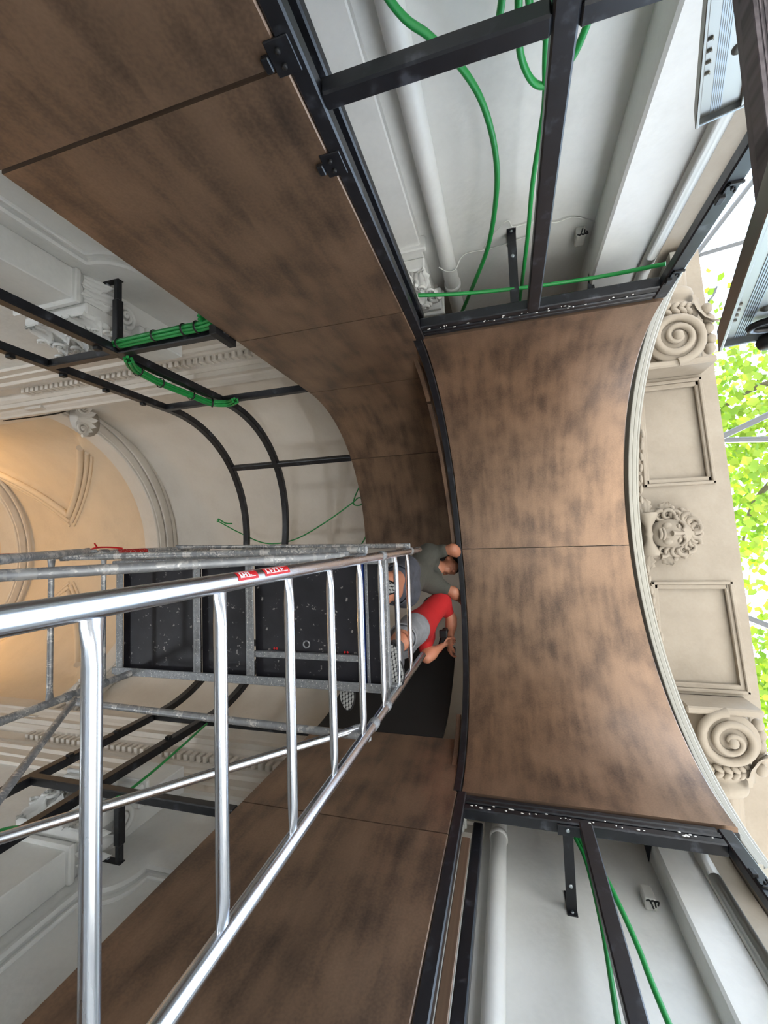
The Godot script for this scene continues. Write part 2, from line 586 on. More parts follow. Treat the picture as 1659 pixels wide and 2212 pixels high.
# ---------------------------------------------------------------- masonry shell
func prism(st: SurfaceTool, p: Array, y0: float, y1: float) -> void:
	var c := Vector3.ZERO
	for q in p: c += Vector3(q.x, (y0 + y1) * 0.5, q.y)
	c /= p.size()
	for y in [y0, y1]:
		var f := []
		for q in p: f.append(Vector3(q.x, y, q.y))
		poly(st, f, c)
	for i in p.size():
		var a: Vector2 = p[i]
		var b: Vector2 = p[(i + 1) % p.size()]
		poly(st, [Vector3(a.x, y0, a.y), Vector3(b.x, y0, b.y), Vector3(b.x, y1, b.y), Vector3(a.x, y1, a.y)], c)

func lunette(th: float, z: float) -> float:
	# three-sided panel sunk into each flank of the far vault: how far a point of the vault is pushed back
	var a := absf(th - 90.0)
	var tip := Vector2(21.0, -7.1)
	var p := Vector2(a, z)
	var e1 := (p.x - tip.x) * 0.012 + (z - tip.y + 0.02 * (p.x - tip.x)) # far side line
	var e2 := -(z - (tip.y + (p.x - tip.x) * 0.031))                       # near side line
	if p.x < tip.x or e1 < 0.0 or e2 < 0.0: return 0.0
	return 0.07 * clampf(minf(e1, e2) / 0.05, 0.0, 1.0)

func vault_skin(st: SurfaceTool, z0: float, z1: float, nz: int, sunk: bool) -> void:
	var g := []
	var nt := 72
	for i in nz + 1:
		var z := lerpf(z0, z1, float(i) / nz)
		var row := []
		for k in nt + 1:
			var d := 180.0 * k / nt
			var r := 1.8 + (lunette(d, z) if sunk else 0.0)
			var a := deg_to_rad(d)
			row.append(Vector3(0.09 - cos(a) * r, 3.8 + H + sin(a) * r, z))
		g.append(row)
	st.set_smooth_group(0)
	for i in nz:
		for k in nt:
			tri(st, g[i][k], g[i][k + 1], g[i + 1][k + 1]); tri(st, g[i][k], g[i + 1][k + 1], g[i + 1][k])
	# back of the shell, so that it has thickness
	st.set_smooth_group(1)
	for k in nt:
		var q := []
		for e in [[k, z0], [k + 1, z0], [k + 1, z1], [k, z1]]:
			var a = PI * e[0] / nt
			q.append(Vector3(0.09 - cos(a) * 2.15, 3.8 + H + sin(a) * 2.15, e[1]))
		tri(st, q[0], q[2], q[1]); tri(st, q[0], q[3], q[2])

func shell() -> void:
	var st := mb()
	box2(st, Vector3(-3.4, -0.2, -9.8), Vector3(3.6, 0, 1.3), 0)
	struct("floor", st, M.floor, "worn stone floor of the passage under the scaffold", "floor")
	st = mb()
	box2(st, Vector3(WU - 0.5, 0, -9.8), Vector3(WU, 3.8 + H, 0.6), 0)
	struct("wall_left", st, M.wall, "white plastered side wall behind the open black frame with the looped green conduit", "wall")
	st = mb()
	box2(st, Vector3(WL, 0, -9.8), Vector3(WL + 0.5, 3.8 + H, 0.75), 0)
	struct("wall_right", st, M.wall, "white plastered side wall behind the two straight green conduits", "wall")
	st = mb()
	box2(st, Vector3(-2.3, 0, -9.8), Vector3(2.5, 6.0 + H, -9.6), 0)
	struct("wall_back", st, M.vault, "plastered end wall of the hall at its far end", "wall")
	st = mb()
	vault_skin(st, 0.7, -5.1, 12, false)
	box2(st, Vector3(WU - 0.5, 3.8 + H, -9.8), Vector3(-1.71, 4.1 + H, 0.6), 0)
	box2(st, Vector3(1.89, 3.8 + H, -9.8), Vector3(WL + 0.5, 4.1 + H, 0.75), 0)
	struct("ceiling", st, M.hall, "plain plastered barrel vault above the bare black hoops", "ceiling")
	st = mb()
	vault_skin(st, -5.1, -9.7, 90, true)
	struct("ceiling_far", st, M.vault, "warmly lit far vault with sunken three-sided panels", "ceiling")
	# front wall: piers and arch, white inside
	st = mb()
	var op := jamb(-1.57, 0, YO, -1) + arc(XC, YO, 1.697, 0, 180, 40) + jamb(XC + 1.697, YO, 0, 1)
	band(st, op, Vector3(0.585, 0.65, 0.71), Vector3(0.87, 0.9, 0.93), 0, 1.5, 0.012)
	struct("wall_front", st, M.wall, "thick white masonry pier and arch with chipped edge beside the opening", "wall")
	st = mb()
	var bead := []
	for q in op: bead.append(Vector3(q[0].x, q[0].y, zat(q[0].x, Vector3(0.865, 0.9, 0.93))) - Vector3(q[1].x, q[1].y, 0) * 0.012)
	tube(st, bead, 0.035, 12)
	struct("trim_1", st, M.trim, "rounded white bead running up the edge of the pier", "trim")
	st = mb()
	band(st, op, Vector3(0.9, 0.93, 0.96), Vector3(1.02, 1.05, 1.09), 0.02, 1.5, 0.01)
	band(st, op, Vector3(1.02, 1.05, 1.09), Vector3(1.055, 1.085, 1.125), -0.012, 0.4, 0.01)
	band(st, op, Vector3(1.055, 1.085, 1.125), Vector3(1.10, 1.13, 1.19), 0.03, 1.5, 0.015)
	struct("wall_facade", st, M.stone, "cream stone facade jamb with stepped mouldings round the arch", "wall")
	st = mb()
	var ring := arc(XC - 0.03, YO - 0.1, 1.53, 4, 180, 60)
	band(st, ring, Vector3(0.96, 1.02, 1.08), Vector3(0.99, 1.045, 1.105), 0.01, 0.13, 0.004)
	band(st, ring, Vector3(0.99, 1.045, 1.105), Vector3(1.025, 1.085, 1.145), 0.025, 0.13, 0.008)
	band(st, ring, Vector3(1.025, 1.085, 1.145), Vector3(1.045, 1.105, 1.165), 0.04, 0.13, 0.006)
	struct("trim_2", st, M.archivolt, "slim white archivolt following the outer rim of the bronze arch", "trim")
	# ribs of the vault
	for e in [[-5.25, -5.0, 1.70, 3.52], [-8.45, -8.05, 1.73, 3.6]]:
		st = mb()
		var p := arc(0.1, e[3] + H, e[2], 0, 180, 48)
		var zz := func(z: float) -> Vector3: return Vector3(z, z, z)
		band(st, p, zz.call(e[0]), zz.call(e[1]), 0, 0.6, 0.01)
		band(st, p, zz.call(e[1]), zz.call(e[1] + 0.02), 0.03, 0.12, 0.006)
		band(st, p, zz.call(e[1]), zz.call(e[1] + 0.035), 0.15, 0.19, 0.006)
		band(st, p, zz.call(e[1]), zz.call(e[1] + 0.02), 0.30, 0.34, 0.006)
		struct("trim_3" if e[0] > -6 else "trim_4", st, M.hall, "broad plaster rib crossing the vault behind the hoops" if e[0] > -6 else "far plaster arch moulding in warm light", "trim")
	rib_console(-1.56, 1.0, "carved leaf console at the foot of the vault rib above the cornice")
	rib_console(1.74, -1.0, "carved leaf console at the other rib foot behind the scaffold")
	# mouldings round the sunken panels
	var cnt := 0
	for s in [-1.0, 1.0]:
		st = mb()
		var on := func(a: float, z: float, r: float) -> Vector3:
			var t := deg_to_rad(90.0 + s * a)
			return Vector3(0.09 + cos(t) * r, 3.8 + H + sin(t) * r, z)
		for off in [[0.0, 0.05], [0.13, 0.034], [0.22, 0.022]]:
			var l1 := []
			var l2 := []
			for i in 13:
				var a = 21.0 - off[0] * 26.0 + i * 3.2
				l1.append(on.call(a, -7.1 - off[0] - 0.032 * (a - 21.0), 1.795))
				l2.append(on.call(a, -7.1 + off[0] * 0.4 + 0.031 * (a - 21.0) + off[0] * 0.6, 1.795))
			tube(st, l1, off[1], 8)
			tube(st, l2, off[1], 8)
		cnt += 1
		struct("trim_%d" % (4 + cnt), st, M.vault, "pointed plaster moulding round a sunken vault panel" if s > 0 else "pointed plaster moulding on the far flank hidden by scaffold", "trim")
	# entablatures along both walls with their dentils
	var prof := [Vector2(-0.1, 2.97), Vector2(0.03, 2.97), Vector2(0.03, 3.05), Vector2(0.05, 3.055), Vector2(0.05, 3.14), Vector2(0.075, 3.16), Vector2(0.075, 3.19), Vector2(0.03, 3.20), Vector2(0.03, 3.27),
		Vector2(0.05, 3.28), Vector2(0.05, 3.41), Vector2(0.10, 3.43), Vector2(0.125, 3.46), Vector2(0.125, 3.475), Vector2(0.17, 3.48), Vector2(0.17, 3.54), Vector2(0.185, 3.56), Vector2(0.205, 3.60), Vector2(0.225, 3.615), Vector2(0.225, 3.65), Vector2(0.18, 3.70), Vector2(-0.1, 3.80)]
	var dent := mb()
	box(dent, Vector3.ZERO, Vector3(0.055, 0.085, 0.042), 0.004)
	dent.generate_normals()
	var dm := dent.commit()
	for side in [[WU, 1.0, -0.40, "trim_7"], [WL, -1.0, -0.25, "trim_8"]]:
		st = mb()
		sweep(st, prof, [frame_at(Vector3(side[0], H, side[2]), Vector3(side[1], 0, 0), Vector3.UP), frame_at(Vector3(side[0], H, -8.0), Vector3(side[1], 0, 0), Vector3.UP)])
		var o := struct(side[3], st, M.hall, "long dentilled plaster cornice above the coiled green cables" if side[1] > 0 else "long dentilled plaster cornice behind the scaffold braces", "trim")
		for i in 66:
			var d := MeshInstance3D.new()
			d.mesh = dm
			d.material_override = M.hall
			d.name = "dentil"
			d.position = Vector3(side[0] + side[1] * 0.075, 3.35 + H, side[2] - 0.06 - i * 0.0695)
			o.add_child(d, true)
	# pilasters, wall panel frames, capitals
	var n := 9
	for side in [[WU, 1.0, "beside the folded arm of the wall bracket"], [WL, -1.0, "behind the scaffold on the other wall"]]:
		var x: float = side[0]
		var d: float = side[1]
		st = mb()
		box2(st, Vector3(x, 0, -3.10), Vector3(x + 0.2 * d, 2.98 + H, -2.60), 0.006)
		box2(st, Vector3(x, 0, -0.80), Vector3(x + 0.06 * d, 2.98 + H, -0.42), 0.006)
		box2(st, Vector3(x, 2.01 + H, -3.13), Vector3(x + 0.225 * d, 2.05 + H, -2.57), 0.008)
		box2(st, Vector3(x, 2.44 + H, -0.83), Vector3(x + 0.085 * d, 2.48 + H, -0.39), 0.008)
		struct("trim_%d" % n, st, M.wall, "flat white pilaster strips " + side[2], "trim")
		n += 1
		st = mb()
		# panel frame with scooped corners on the wall field
		for off in [[0.0, 0.045, 0.035], [0.06, 0.022, 0.02]]:
			var o2: float = off[0]
			var path := []
			for q in [[-2.46 + o2, 0.2], [-2.46 + o2, 1.98 - o2]]: path.append(Vector3(x, q[1] + H, q[0]))
			for i in 9:
				var a := PI * 0.5 * i / 8.0
				path.append(Vector3(x, 2.0 - o2 + (1.0 - cos(a)) * 0.2 + H, -2.43 + o2 + sin(a) * 0.2))
			path.append(Vector3(x, 2.24 - o2 + H, -2.22 + o2))
			path.append(Vector3(x, 2.24 - o2 + H, -1.1 - o2))
			path.append(Vector3(x, 0.2 + H, -1.1 - o2))
			var fr := []
			for i in path.size():
				var tg: Vector3 = (path[mini(i + 1, path.size() - 1)] - path[maxi(i - 1, 0)]).normalized()
				fr.append(frame_at(path[i], Vector3(d, 0, 0), Vector3(d, 0, 0).cross(tg)))
			var w2: float = off[1]
			var h2: float = off[2]
			sweep(st, [Vector2(-0.002, -w2 * 0.5), Vector2(h2 * 0.5, -w2 * 0.5), Vector2(h2, -w2 * 0.2), Vector2(h2, w2 * 0.25), Vector2(h2 * 0.6, w2 * 0.5), Vector2(-0.002, w2 * 0.5)], fr)
		struct("trim_%d" % n, st, M.wall, "raised wall panel moulding with scooped corner " + side[2], "trim")
		n += 1
		for c in [[-2.83, 0.60, 0.20, 2.07], [-0.61, 0.42, 0.06, 2.55]]:
			wall_capital(x + d * c[2], d, c[0], c[1], c[3], "ornate white leaf capital " + (side[2] if c[0] < -2 else ("beside the tall downpipe above the green conduit" if d > 0 else "beside the downpipe behind the lower steel post")))
	for e in [[-1.735, -0.285, "round white downpipe behind the looped green conduit"], [1.905, -0.15, "round white downpipe behind the lower double steel post"]]:
		var t := thing("downpipe", e[2], "pipe", Vector3(e[0], 0, e[1]))
		st = mb()
		tube(st, [Vector3(e[0], 0.02, e[1]), Vector3(e[0], 3.78 + H, e[1])], 0.048, 18)
		obj("pipe", st, M.pipe, t)
		for y in [1.0, 2.9]:
			st = mb()
			lathe(st, [Vector2(0.049, -0.02), Vector2(0.056, -0.018), Vector2(0.056, 0.018), Vector2(0.049, 0.02)], Transform3D(Basis.IDENTITY, R(e[0], y, e[1])), 18)
			obj("clamp", st, M.pipe, t)
	# small torn box fixing on each wall
	for e in [[WU, 1.0, 2.72, 0.5, "white wall box torn off beside the front pier above the thin wire"], [WL, -1.0, 2.68, 0.62, "white wall box torn off near the lower front pier"]]:
		var t := thing("wall_box", e[4], "electrical box", R(e[0], e[2], e[3]))
		st = mb()
		box(st, R(e[0] + e[1] * 0.03, e[2], e[3]), Vector3(0.06, 0.10, 0.055), 0.006)
		obj("casing", st, M.trim, t)
		st = mb()
		for k in 3:
			tube(st, curve([R(e[0] + e[1] * 0.05, e[2] - 0.05, e[3] - 0.02 + 0.02 * k), R(e[0] + e[1] * 0.07, e[2] - 0.075, e[3] - 0.01 + 0.02 * k), R(e[0] + e[1] * (0.05 + 0.01 * k), e[2] - 0.1, e[3] + 0.01 * k)], 4), 0.004, 6)
		obj("wire", st, M.black, t)
	added_fill_light(-1.54, -4.5, Vector3(-0.25, 0.85, -0.4), "added fill light on a tripod below the cable coils, outside the picture")
	added_fill_light(1.74, -4.5, Vector3(0.25, 0.85, -0.4), "added fill light on a tripod by the opposite side wall, below the picture")
	# lamps of the hall, out of the photograph, that warm its far end
	for e in [[WU + 0.08, 1.0], [WL - 0.08, -1.0]]:
		var t := thing("cornice_lamp", "frosted warm uplight standing on the far cornice, left of the picture" if e[1] > 0 else "frosted warm uplight on the opposite far cornice", "lamp", R(e[0], 3.80, -7.9))
		st = mb()
		lathe(st, [Vector2(0.05, -0.1), Vector2(0.09, -0.05), Vector2(0.10, 0.03)], Transform3D(Basis.IDENTITY, R(e[0] + e[1] * 0.06, 3.82, -7.9)), 16)
		obj("bowl", st, M.profile, t)
		st = mb()
		ball(st, Transform3D(Basis.IDENTITY.scaled(Vector3.ONE * 0.06), R(e[0] + e[1] * 0.06, 3.86, -7.9)), 12, 8)
		obj("bulb", st, M.lamp, t)
		var l := OmniLight3D.new()
		l.name = "bulb_light"
		l.light_color = Color(1.0, 0.80, 0.52)
		l.light_energy = 0.6
		l.light_size = 0.06
		l.omni_range = 15.0
		l.omni_attenuation = 2.0
		l.shadow_enabled = true
		l.position = Vector3(e[1] * 0.06, 0.06, 0)
		t.add_child(l)

# fan of leaves over a scroll where the rib comes down on the cornice
func rib_console(x: float, d: float, label: String) -> void:
	var o := R(x, 3.86, -4.93)
	var t := thing("rib_console", label, "carving", o)
	for k in 7:
		var a := lerpf(-1.15, 1.15, k / 6.0)
		var st := mb()
		acanthus(st, o + Vector3(sin(a) * 0.06, 0.02, 0.03), Vector3(sin(a), cos(a), 0.25).normalized(), Vector3(0, -0.25, 1).normalized(), 0.11, 0.25 - 0.03 * absf(a), 0.25)
		obj("leaf", st, M.hall, t)
	var st := mb()
	lathe(st, [Vector2(0.0, -0.03), Vector2(0.16, -0.02), Vector2(0.2, 0.02), Vector2(0.0, 0.05)], spin(o + Vector3(0, 0.12, 0.0), Vector3.BACK), 20)
	obj("shell", st, M.hall, t)
	for s in [-1.0, 1.0]:
		st = mb()
		volute(st, o + Vector3(s * 0.13, 0.04, 0.07), Vector3(s, 0, 0), Vector3.UP, 0.08, 0.02, 2.0, 0.0, 0.02 * s)
		obj("volute", st, M.hall, t)

func added_fill_light(x: float, z: float, aim: Vector3, label: String) -> void:  # unseen lamp on a tripod, added to brighten the hall
	var t := thing("added_fill_light", label, "lamp", Vector3(x, 0, z))
	var c := Vector3(x, 0.95, z)
	for k in 3:
		var a := TAU * k / 3.0
		var st := mb()
		tube(st, [Vector3(x, 0.7, z), Vector3(x + cos(a) * 0.2, 0.01, z + sin(a) * 0.35)], 0.012, 8)
		obj("leg", st, M.black, t)
	var st := mb()
	tube(st, [Vector3(x, 0.65, z), Vector3(x, 0.88, z)], 0.015, 8)
	obj("pole", st, M.black, t)
	var b := Basis.looking_at(aim.normalized(), Vector3.RIGHT if absf(aim.normalized().y) > 0.9 else Vector3.UP)
	st = mb()
	box(st, c + b * Vector3(0, 0, 0.03), Vector3(0.34, 0.26, 0.05), 0.01, b)
	obj("housing", st, M.bluepaint, t)
	st = mb()
	box(st, c + b * Vector3(0, 0, 0.0), Vector3(0.31, 0.23, 0.012), 0.002, b)
	obj("lit_panel", st, M.led, t)
	var l := AreaLight3D.new()
	l.name = "panel_light"
	l.area_size = Vector2(0.30, 0.22)
	l.light_color = Color(0.94, 0.97, 1.0)
	l.light_energy = 2.2
	l.area_range = 20.0
	l.area_attenuation = 2.0
	l.shadow_enabled = true
	l.transform = Transform3D(b, c + b * Vector3(0, 0, -0.02) - t.position)
	t.add_child(l)

func wall_capital(x: float, d: float, zc: float, w: float, yr: float, label: String) -> void:
	var t := thing("pilaster_capital", label, "capital", R(x, yr, zc))
	var y0 := yr + H
	var st := mb()
	box2(st, Vector3(x, y0, zc - w * 0.46), Vector3(x + 0.08 * d, y0 + 0.36, zc + w * 0.46), 0.01)
	obj("bell", st, M.wall, t)
	st = mb()
	box2(st, Vector3(x, y0 + 0.355, zc - w * 0.58), Vector3(x + 0.15 * d, y0 + 0.40, zc + w * 0.58), 0.012)
	box2(st, Vector3(x, y0 + 0.40, zc - w * 0.61), Vector3(x + 0.17 * d, y0 + 0.425, zc + w * 0.61), 0.008)
	obj("abacus", st, M.wall, t)
	var out := Vector3(d, 0, 0)
	for row in 2:
		var k := 4 if row == 0 else 3
		for i in k:
			var z := zc + (float(i) - (k - 1) * 0.5) * w * 0.98 / k
			st = mb()
			acanthus(st, Vector3(x + d * (0.075 + 0.012 * (1 - row)), y0 + 0.01, z), Vector3.UP, out, w * 0.95 / k, 0.19 if row == 0 else 0.30, 0.38)
			obj("leaf", st, M.wall, t)
	if yr < 2.3:
		# the face turned to the street
		var zs := -2.60
		for k in 3:
			st = mb()
			acanthus(st, Vector3(x - d * (0.02 + 0.07 * k), y0 + 0.01, zs + 0.005), Vector3.UP, Vector3.BACK, 0.10, 0.2 + 0.1 * (k % 2), 0.4)
			obj("leaf", st, M.wall, t)
		st = mb()
		volute(st, Vector3(x - d * 0.04, y0 + 0.29, zs + 0.05), Vector3(d, 0, 0), Vector3.UP, 0.08, 0.018, 2.0, 0.0, 0.02)
		obj("volute", st, M.wall, t)
	for s in [-1.0, 1.0]:
		st = mb()
		volute(st, Vector3(x + d * 0.11, y0 + 0.29, zc + s * w * 0.44), Vector3(0, 0, s), Vector3.UP, w * 0.13, 0.018, 2.0, 0.0, 0.03)
		tube(st, curve([Vector3(x + d * 0.09, y0 + 0.16, zc + s * w * 0.12), Vector3(x + d * 0.12, y0 + 0.27, zc + s * w * 0.26), Vector3(x + d * 0.13, y0 + 0.33, zc + s * w * 0.42)], 5), 0.016, 8)
		obj("volute", st, M.wall, t)
	# curls and berries packed between the leaves
	for k in 16:
		var u := (k % 8) / 7.0 - 0.5
		st = mb()
		volute(st, Vector3(x + d * (0.12 + 0.03 * (k % 3)), y0 + 0.12 + 0.13 * (k / 8) + 0.03 * (k % 2), zc + u * w * 0.95), Vector3(0, 0, 1 if k % 2 else -1), Vector3.UP, 0.035, 0.013, 1.5, k * 0.9, 0.015)
		obj("curl", st, M.wall, t)
	st = mb()
	for k in 6:
		var a := TAU * k / 6.0
		ball(st, Transform3D(Basis.IDENTITY.scaled(Vector3(0.02, 0.026, 0.026)), Vector3(x + d * 0.17, y0 + 0.36 + sin(a) * 0.035, zc + cos(a) * 0.035)), 8, 6)
	ball(st, Transform3D(Basis.IDENTITY.scaled(Vector3(0.03, 0.022, 0.022)), Vector3(x + d * 0.175, y0 + 0.36, zc)), 8, 6)
	obj("flower", st, M.wall, t)

# ---------------------------------------------------------------- porch outside the arch
func porch() -> void:
	var st := mb()
	var ys := 4.5 + H
	var zo := func(x: float) -> float: return lerpf(1.82, 2.0, (x + 2.476) / 3.92)
	var zi := func(x: float) -> float: return lerpf(zo.call(-4.2) - 0.16, zo.call(4.4) - 0.11, (x + 4.2) / 8.6)
	var P := func(x: float, z: float) -> Vector2: return Vector2(x, z)
	prism(st, [P.call(-4.2, 1.1), P.call(4.4, 1.2), P.call(4.4, zo.call(4.4)), P.call(-4.2, zo.call(-4.2))], ys + 0.05, ys + 0.9)
	# fields left standing between the sunk panels
	prism(st, [P.call(-4.2, zo.call(-4.2)), P.call(4.4, zo.call(4.4)), P.call(4.4, zo.call(4.4) - 0.11), P.call(-4.2, zo.call(-4.2) - 0.16)], ys, ys + 0.06)
	prism(st, [P.call(-4.2, 1.1), P.call(4.4, 1.2), P.call(4.4, 1.24), P.call(-4.2, 1.24)], ys, ys + 0.06)
	for e in [[-4.2, -1.37], [-0.39, 0.475], [1.445, 4.4]]:
		prism(st, [P.call(e[0], 1.24), P.call(e[1], 1.24), P.call(e[1], zi.call(e[1])), P.call(e[0], zi.call(e[0]))], ys, ys + 0.06)
	struct("ceiling_porch", st, M.stone, "cream stone soffit over the entrance with two sunk panels", "ceiling")
	# panel mouldings
	var n := 13
	for e in [[-1.37, -0.39, 1.75, 1.802], [0.475, 1.445, 1.864, 1.932]]:
		st = mb()
		var c := [Vector3(e[0], ys, 1.24), Vector3(e[1], ys, 1.24), Vector3(e[1], ys, e[3]), Vector3(e[0], ys, e[2])]
		var mid: Vector3 = (c[0] + c[1] + c[2] + c[3]) * 0.25
		for off in [[0.97, 0.03, 0.03, -0.008], [0.90, 0.045, 0.035, 0.018]]:
			for i in 4:
				var a: Vector3 = mid.lerp(c[i], off[0]) + Vector3(0, off[3], 0)
				var b: Vector3 = mid.lerp(c[(i + 1) % 4], off[0]) + Vector3(0, off[3], 0)
				var ext = (b - a).normalized() * off[1] * 0.5
				bar(st, a - ext, b + ext, off[2], off[1], Vector3.UP, 0.008)
		struct("trim_%d" % n, st, M.stone, "moulded frame of the sunk soffit panel " + ("nearer the stepladder" if e[0] < 0 else "on the far side of the carved mask"), "trim")
		n += 1
	# architrave blocks over the columns
	for e in [[-1.56, -1.46, 1.0], [1.64, 1.53, -1.0]]:
		st = mb()
		for k in [[0.0, 4.40, 4.44], [0.03, 4.44, 4.48], [0.06, 4.48, 4.505]]:
			var x1: float = e[1] + e[2] * k[0]
			box2(st, Vector3(e[0], k[1] + H, 1.2), Vector3(x1, k[2] + H, zo.call(x1) - 0.12), 0.006)
		struct("trim_%d" % n, st, M.stone, "stepped stone architrave resting on the " + ("capital near the stepladder" if e[2] > 0 else "capital at the lower right"), "trim")
		n += 1
	scroll_capital(-1.40, 1.50, 1.0, "cream stone scroll capital with braided band beside the stepladder")
	scroll_capital(1.47, 1.62, -1.0, "cream stone scroll capital with braided band at the lower right")
	mask()

# carved scroll capital with a fluted half shaft, engaged under the soffit; it points to the middle of the porch
func scroll_capital(x: float, z: float, d: float, label: String) -> void:
	var t := thing("scroll_capital", label, "carving", R(x, 4.42, z))
	t.transform = Transform3D(Basis(Vector3.DOWN, Vector3(d, 0, 0), Vector3(0, 0, d)), R(x, 4.44, z))
	# own axes: y runs towards the middle (0 at the abacus), x hangs down, z along the passage
	var st := mb()
	var fl := []
	for k in 96:
		var a := TAU * k / 96.0
		var r := 0.17 - 0.014 * maxf(0.0, cos(a * 9.0))
		fl.append(Vector2(cos(a) * r, sin(a) * r))
	sweep(st, fl, [frame_at(Vector3(0, -2.0, 0), Vector3.RIGHT, Vector3.FORWARD), frame_at(Vector3(0, -0.72, 0), Vector3.RIGHT, Vector3.FORWARD)], true, true, true)
	sub("shaft", st, M.stone, t)
	st = mb()
	lathe(st, [Vector2(0.16, -0.76), Vector2(0.205, -0.73), Vector2(0.215, -0.69), Vector2(0.205, -0.65), Vector2(0.17, -0.63), Vector2(0.175, -0.60), Vector2(0.2, -0.59), Vector2(0.205, -0.46), Vector2(0.235, -0.42), Vector2(0.245, -0.36), Vector2(0.23, -0.03)], Transform3D.IDENTITY, 36)
	sub("echinus", st, M.stone, t)
	st = mb()
	box2(st, Vector3(-0.1, -0.06, -0.27), Vector3(0.25, 0.0, 0.27), 0.015)
	sub("abacus", st, M.stone, t)
	for k in 22:
		var a := TAU * k / 22.0
		var r := 0.212
		for s in [-1.0, 1.0]:
			st = mb()
			var ax = (Vector3(-sin(a), 0, cos(a)) + Vector3.UP * s * 0.8).normalized()
			ball(st, spin(Vector3(cos(a) * r, -0.525 + s * 0.024, sin(a) * r), ax, Vector3(0.024, 0.042, 0.024)), 8, 6)
			sub("braid_leaf", st, M.stone, t)
	st = mb()
	var c := Vector3(0.235, -0.25, -0.02)
	volute(st, c, Vector3(0, 0, -1), Vector3.UP, 0.215, 0.04, 2.2, PI * 0.5, 0.06)
	lathe(st, [Vector2(0.0, -0.06), Vector2(0.215, -0.06), Vector2(0.215, 0.0), Vector2(0.13, 0.005), Vector2(0.08, 0.02), Vector2(0.0, 0.02)], spin(c, Vector3(1, 0, 0)), 28)
	sub("volute", st, M.stone, t)
	for sz in [-1.0, 1.0]:
		st = mb()
		acanthus(st, Vector3(0.12, -0.62, sz * 0.19), Vector3.UP, Vector3(0.5, 0, sz).normalized(), 0.2, 0.34, 0.45)
		sub("leaf", st, M.stone, t)
	for k in 5:
		st = mb()
		ball(st, Transform3D(Basis.IDENTITY.scaled(Vector3(0.045, 0.05, 0.045)), Vector3(0.12 - 0.02 * (k % 2), -0.16 - 0.09 * k, d * (0.27 + 0.02 * (k % 2)))), 10, 8)
		sub("bud", st, M.stone, t)

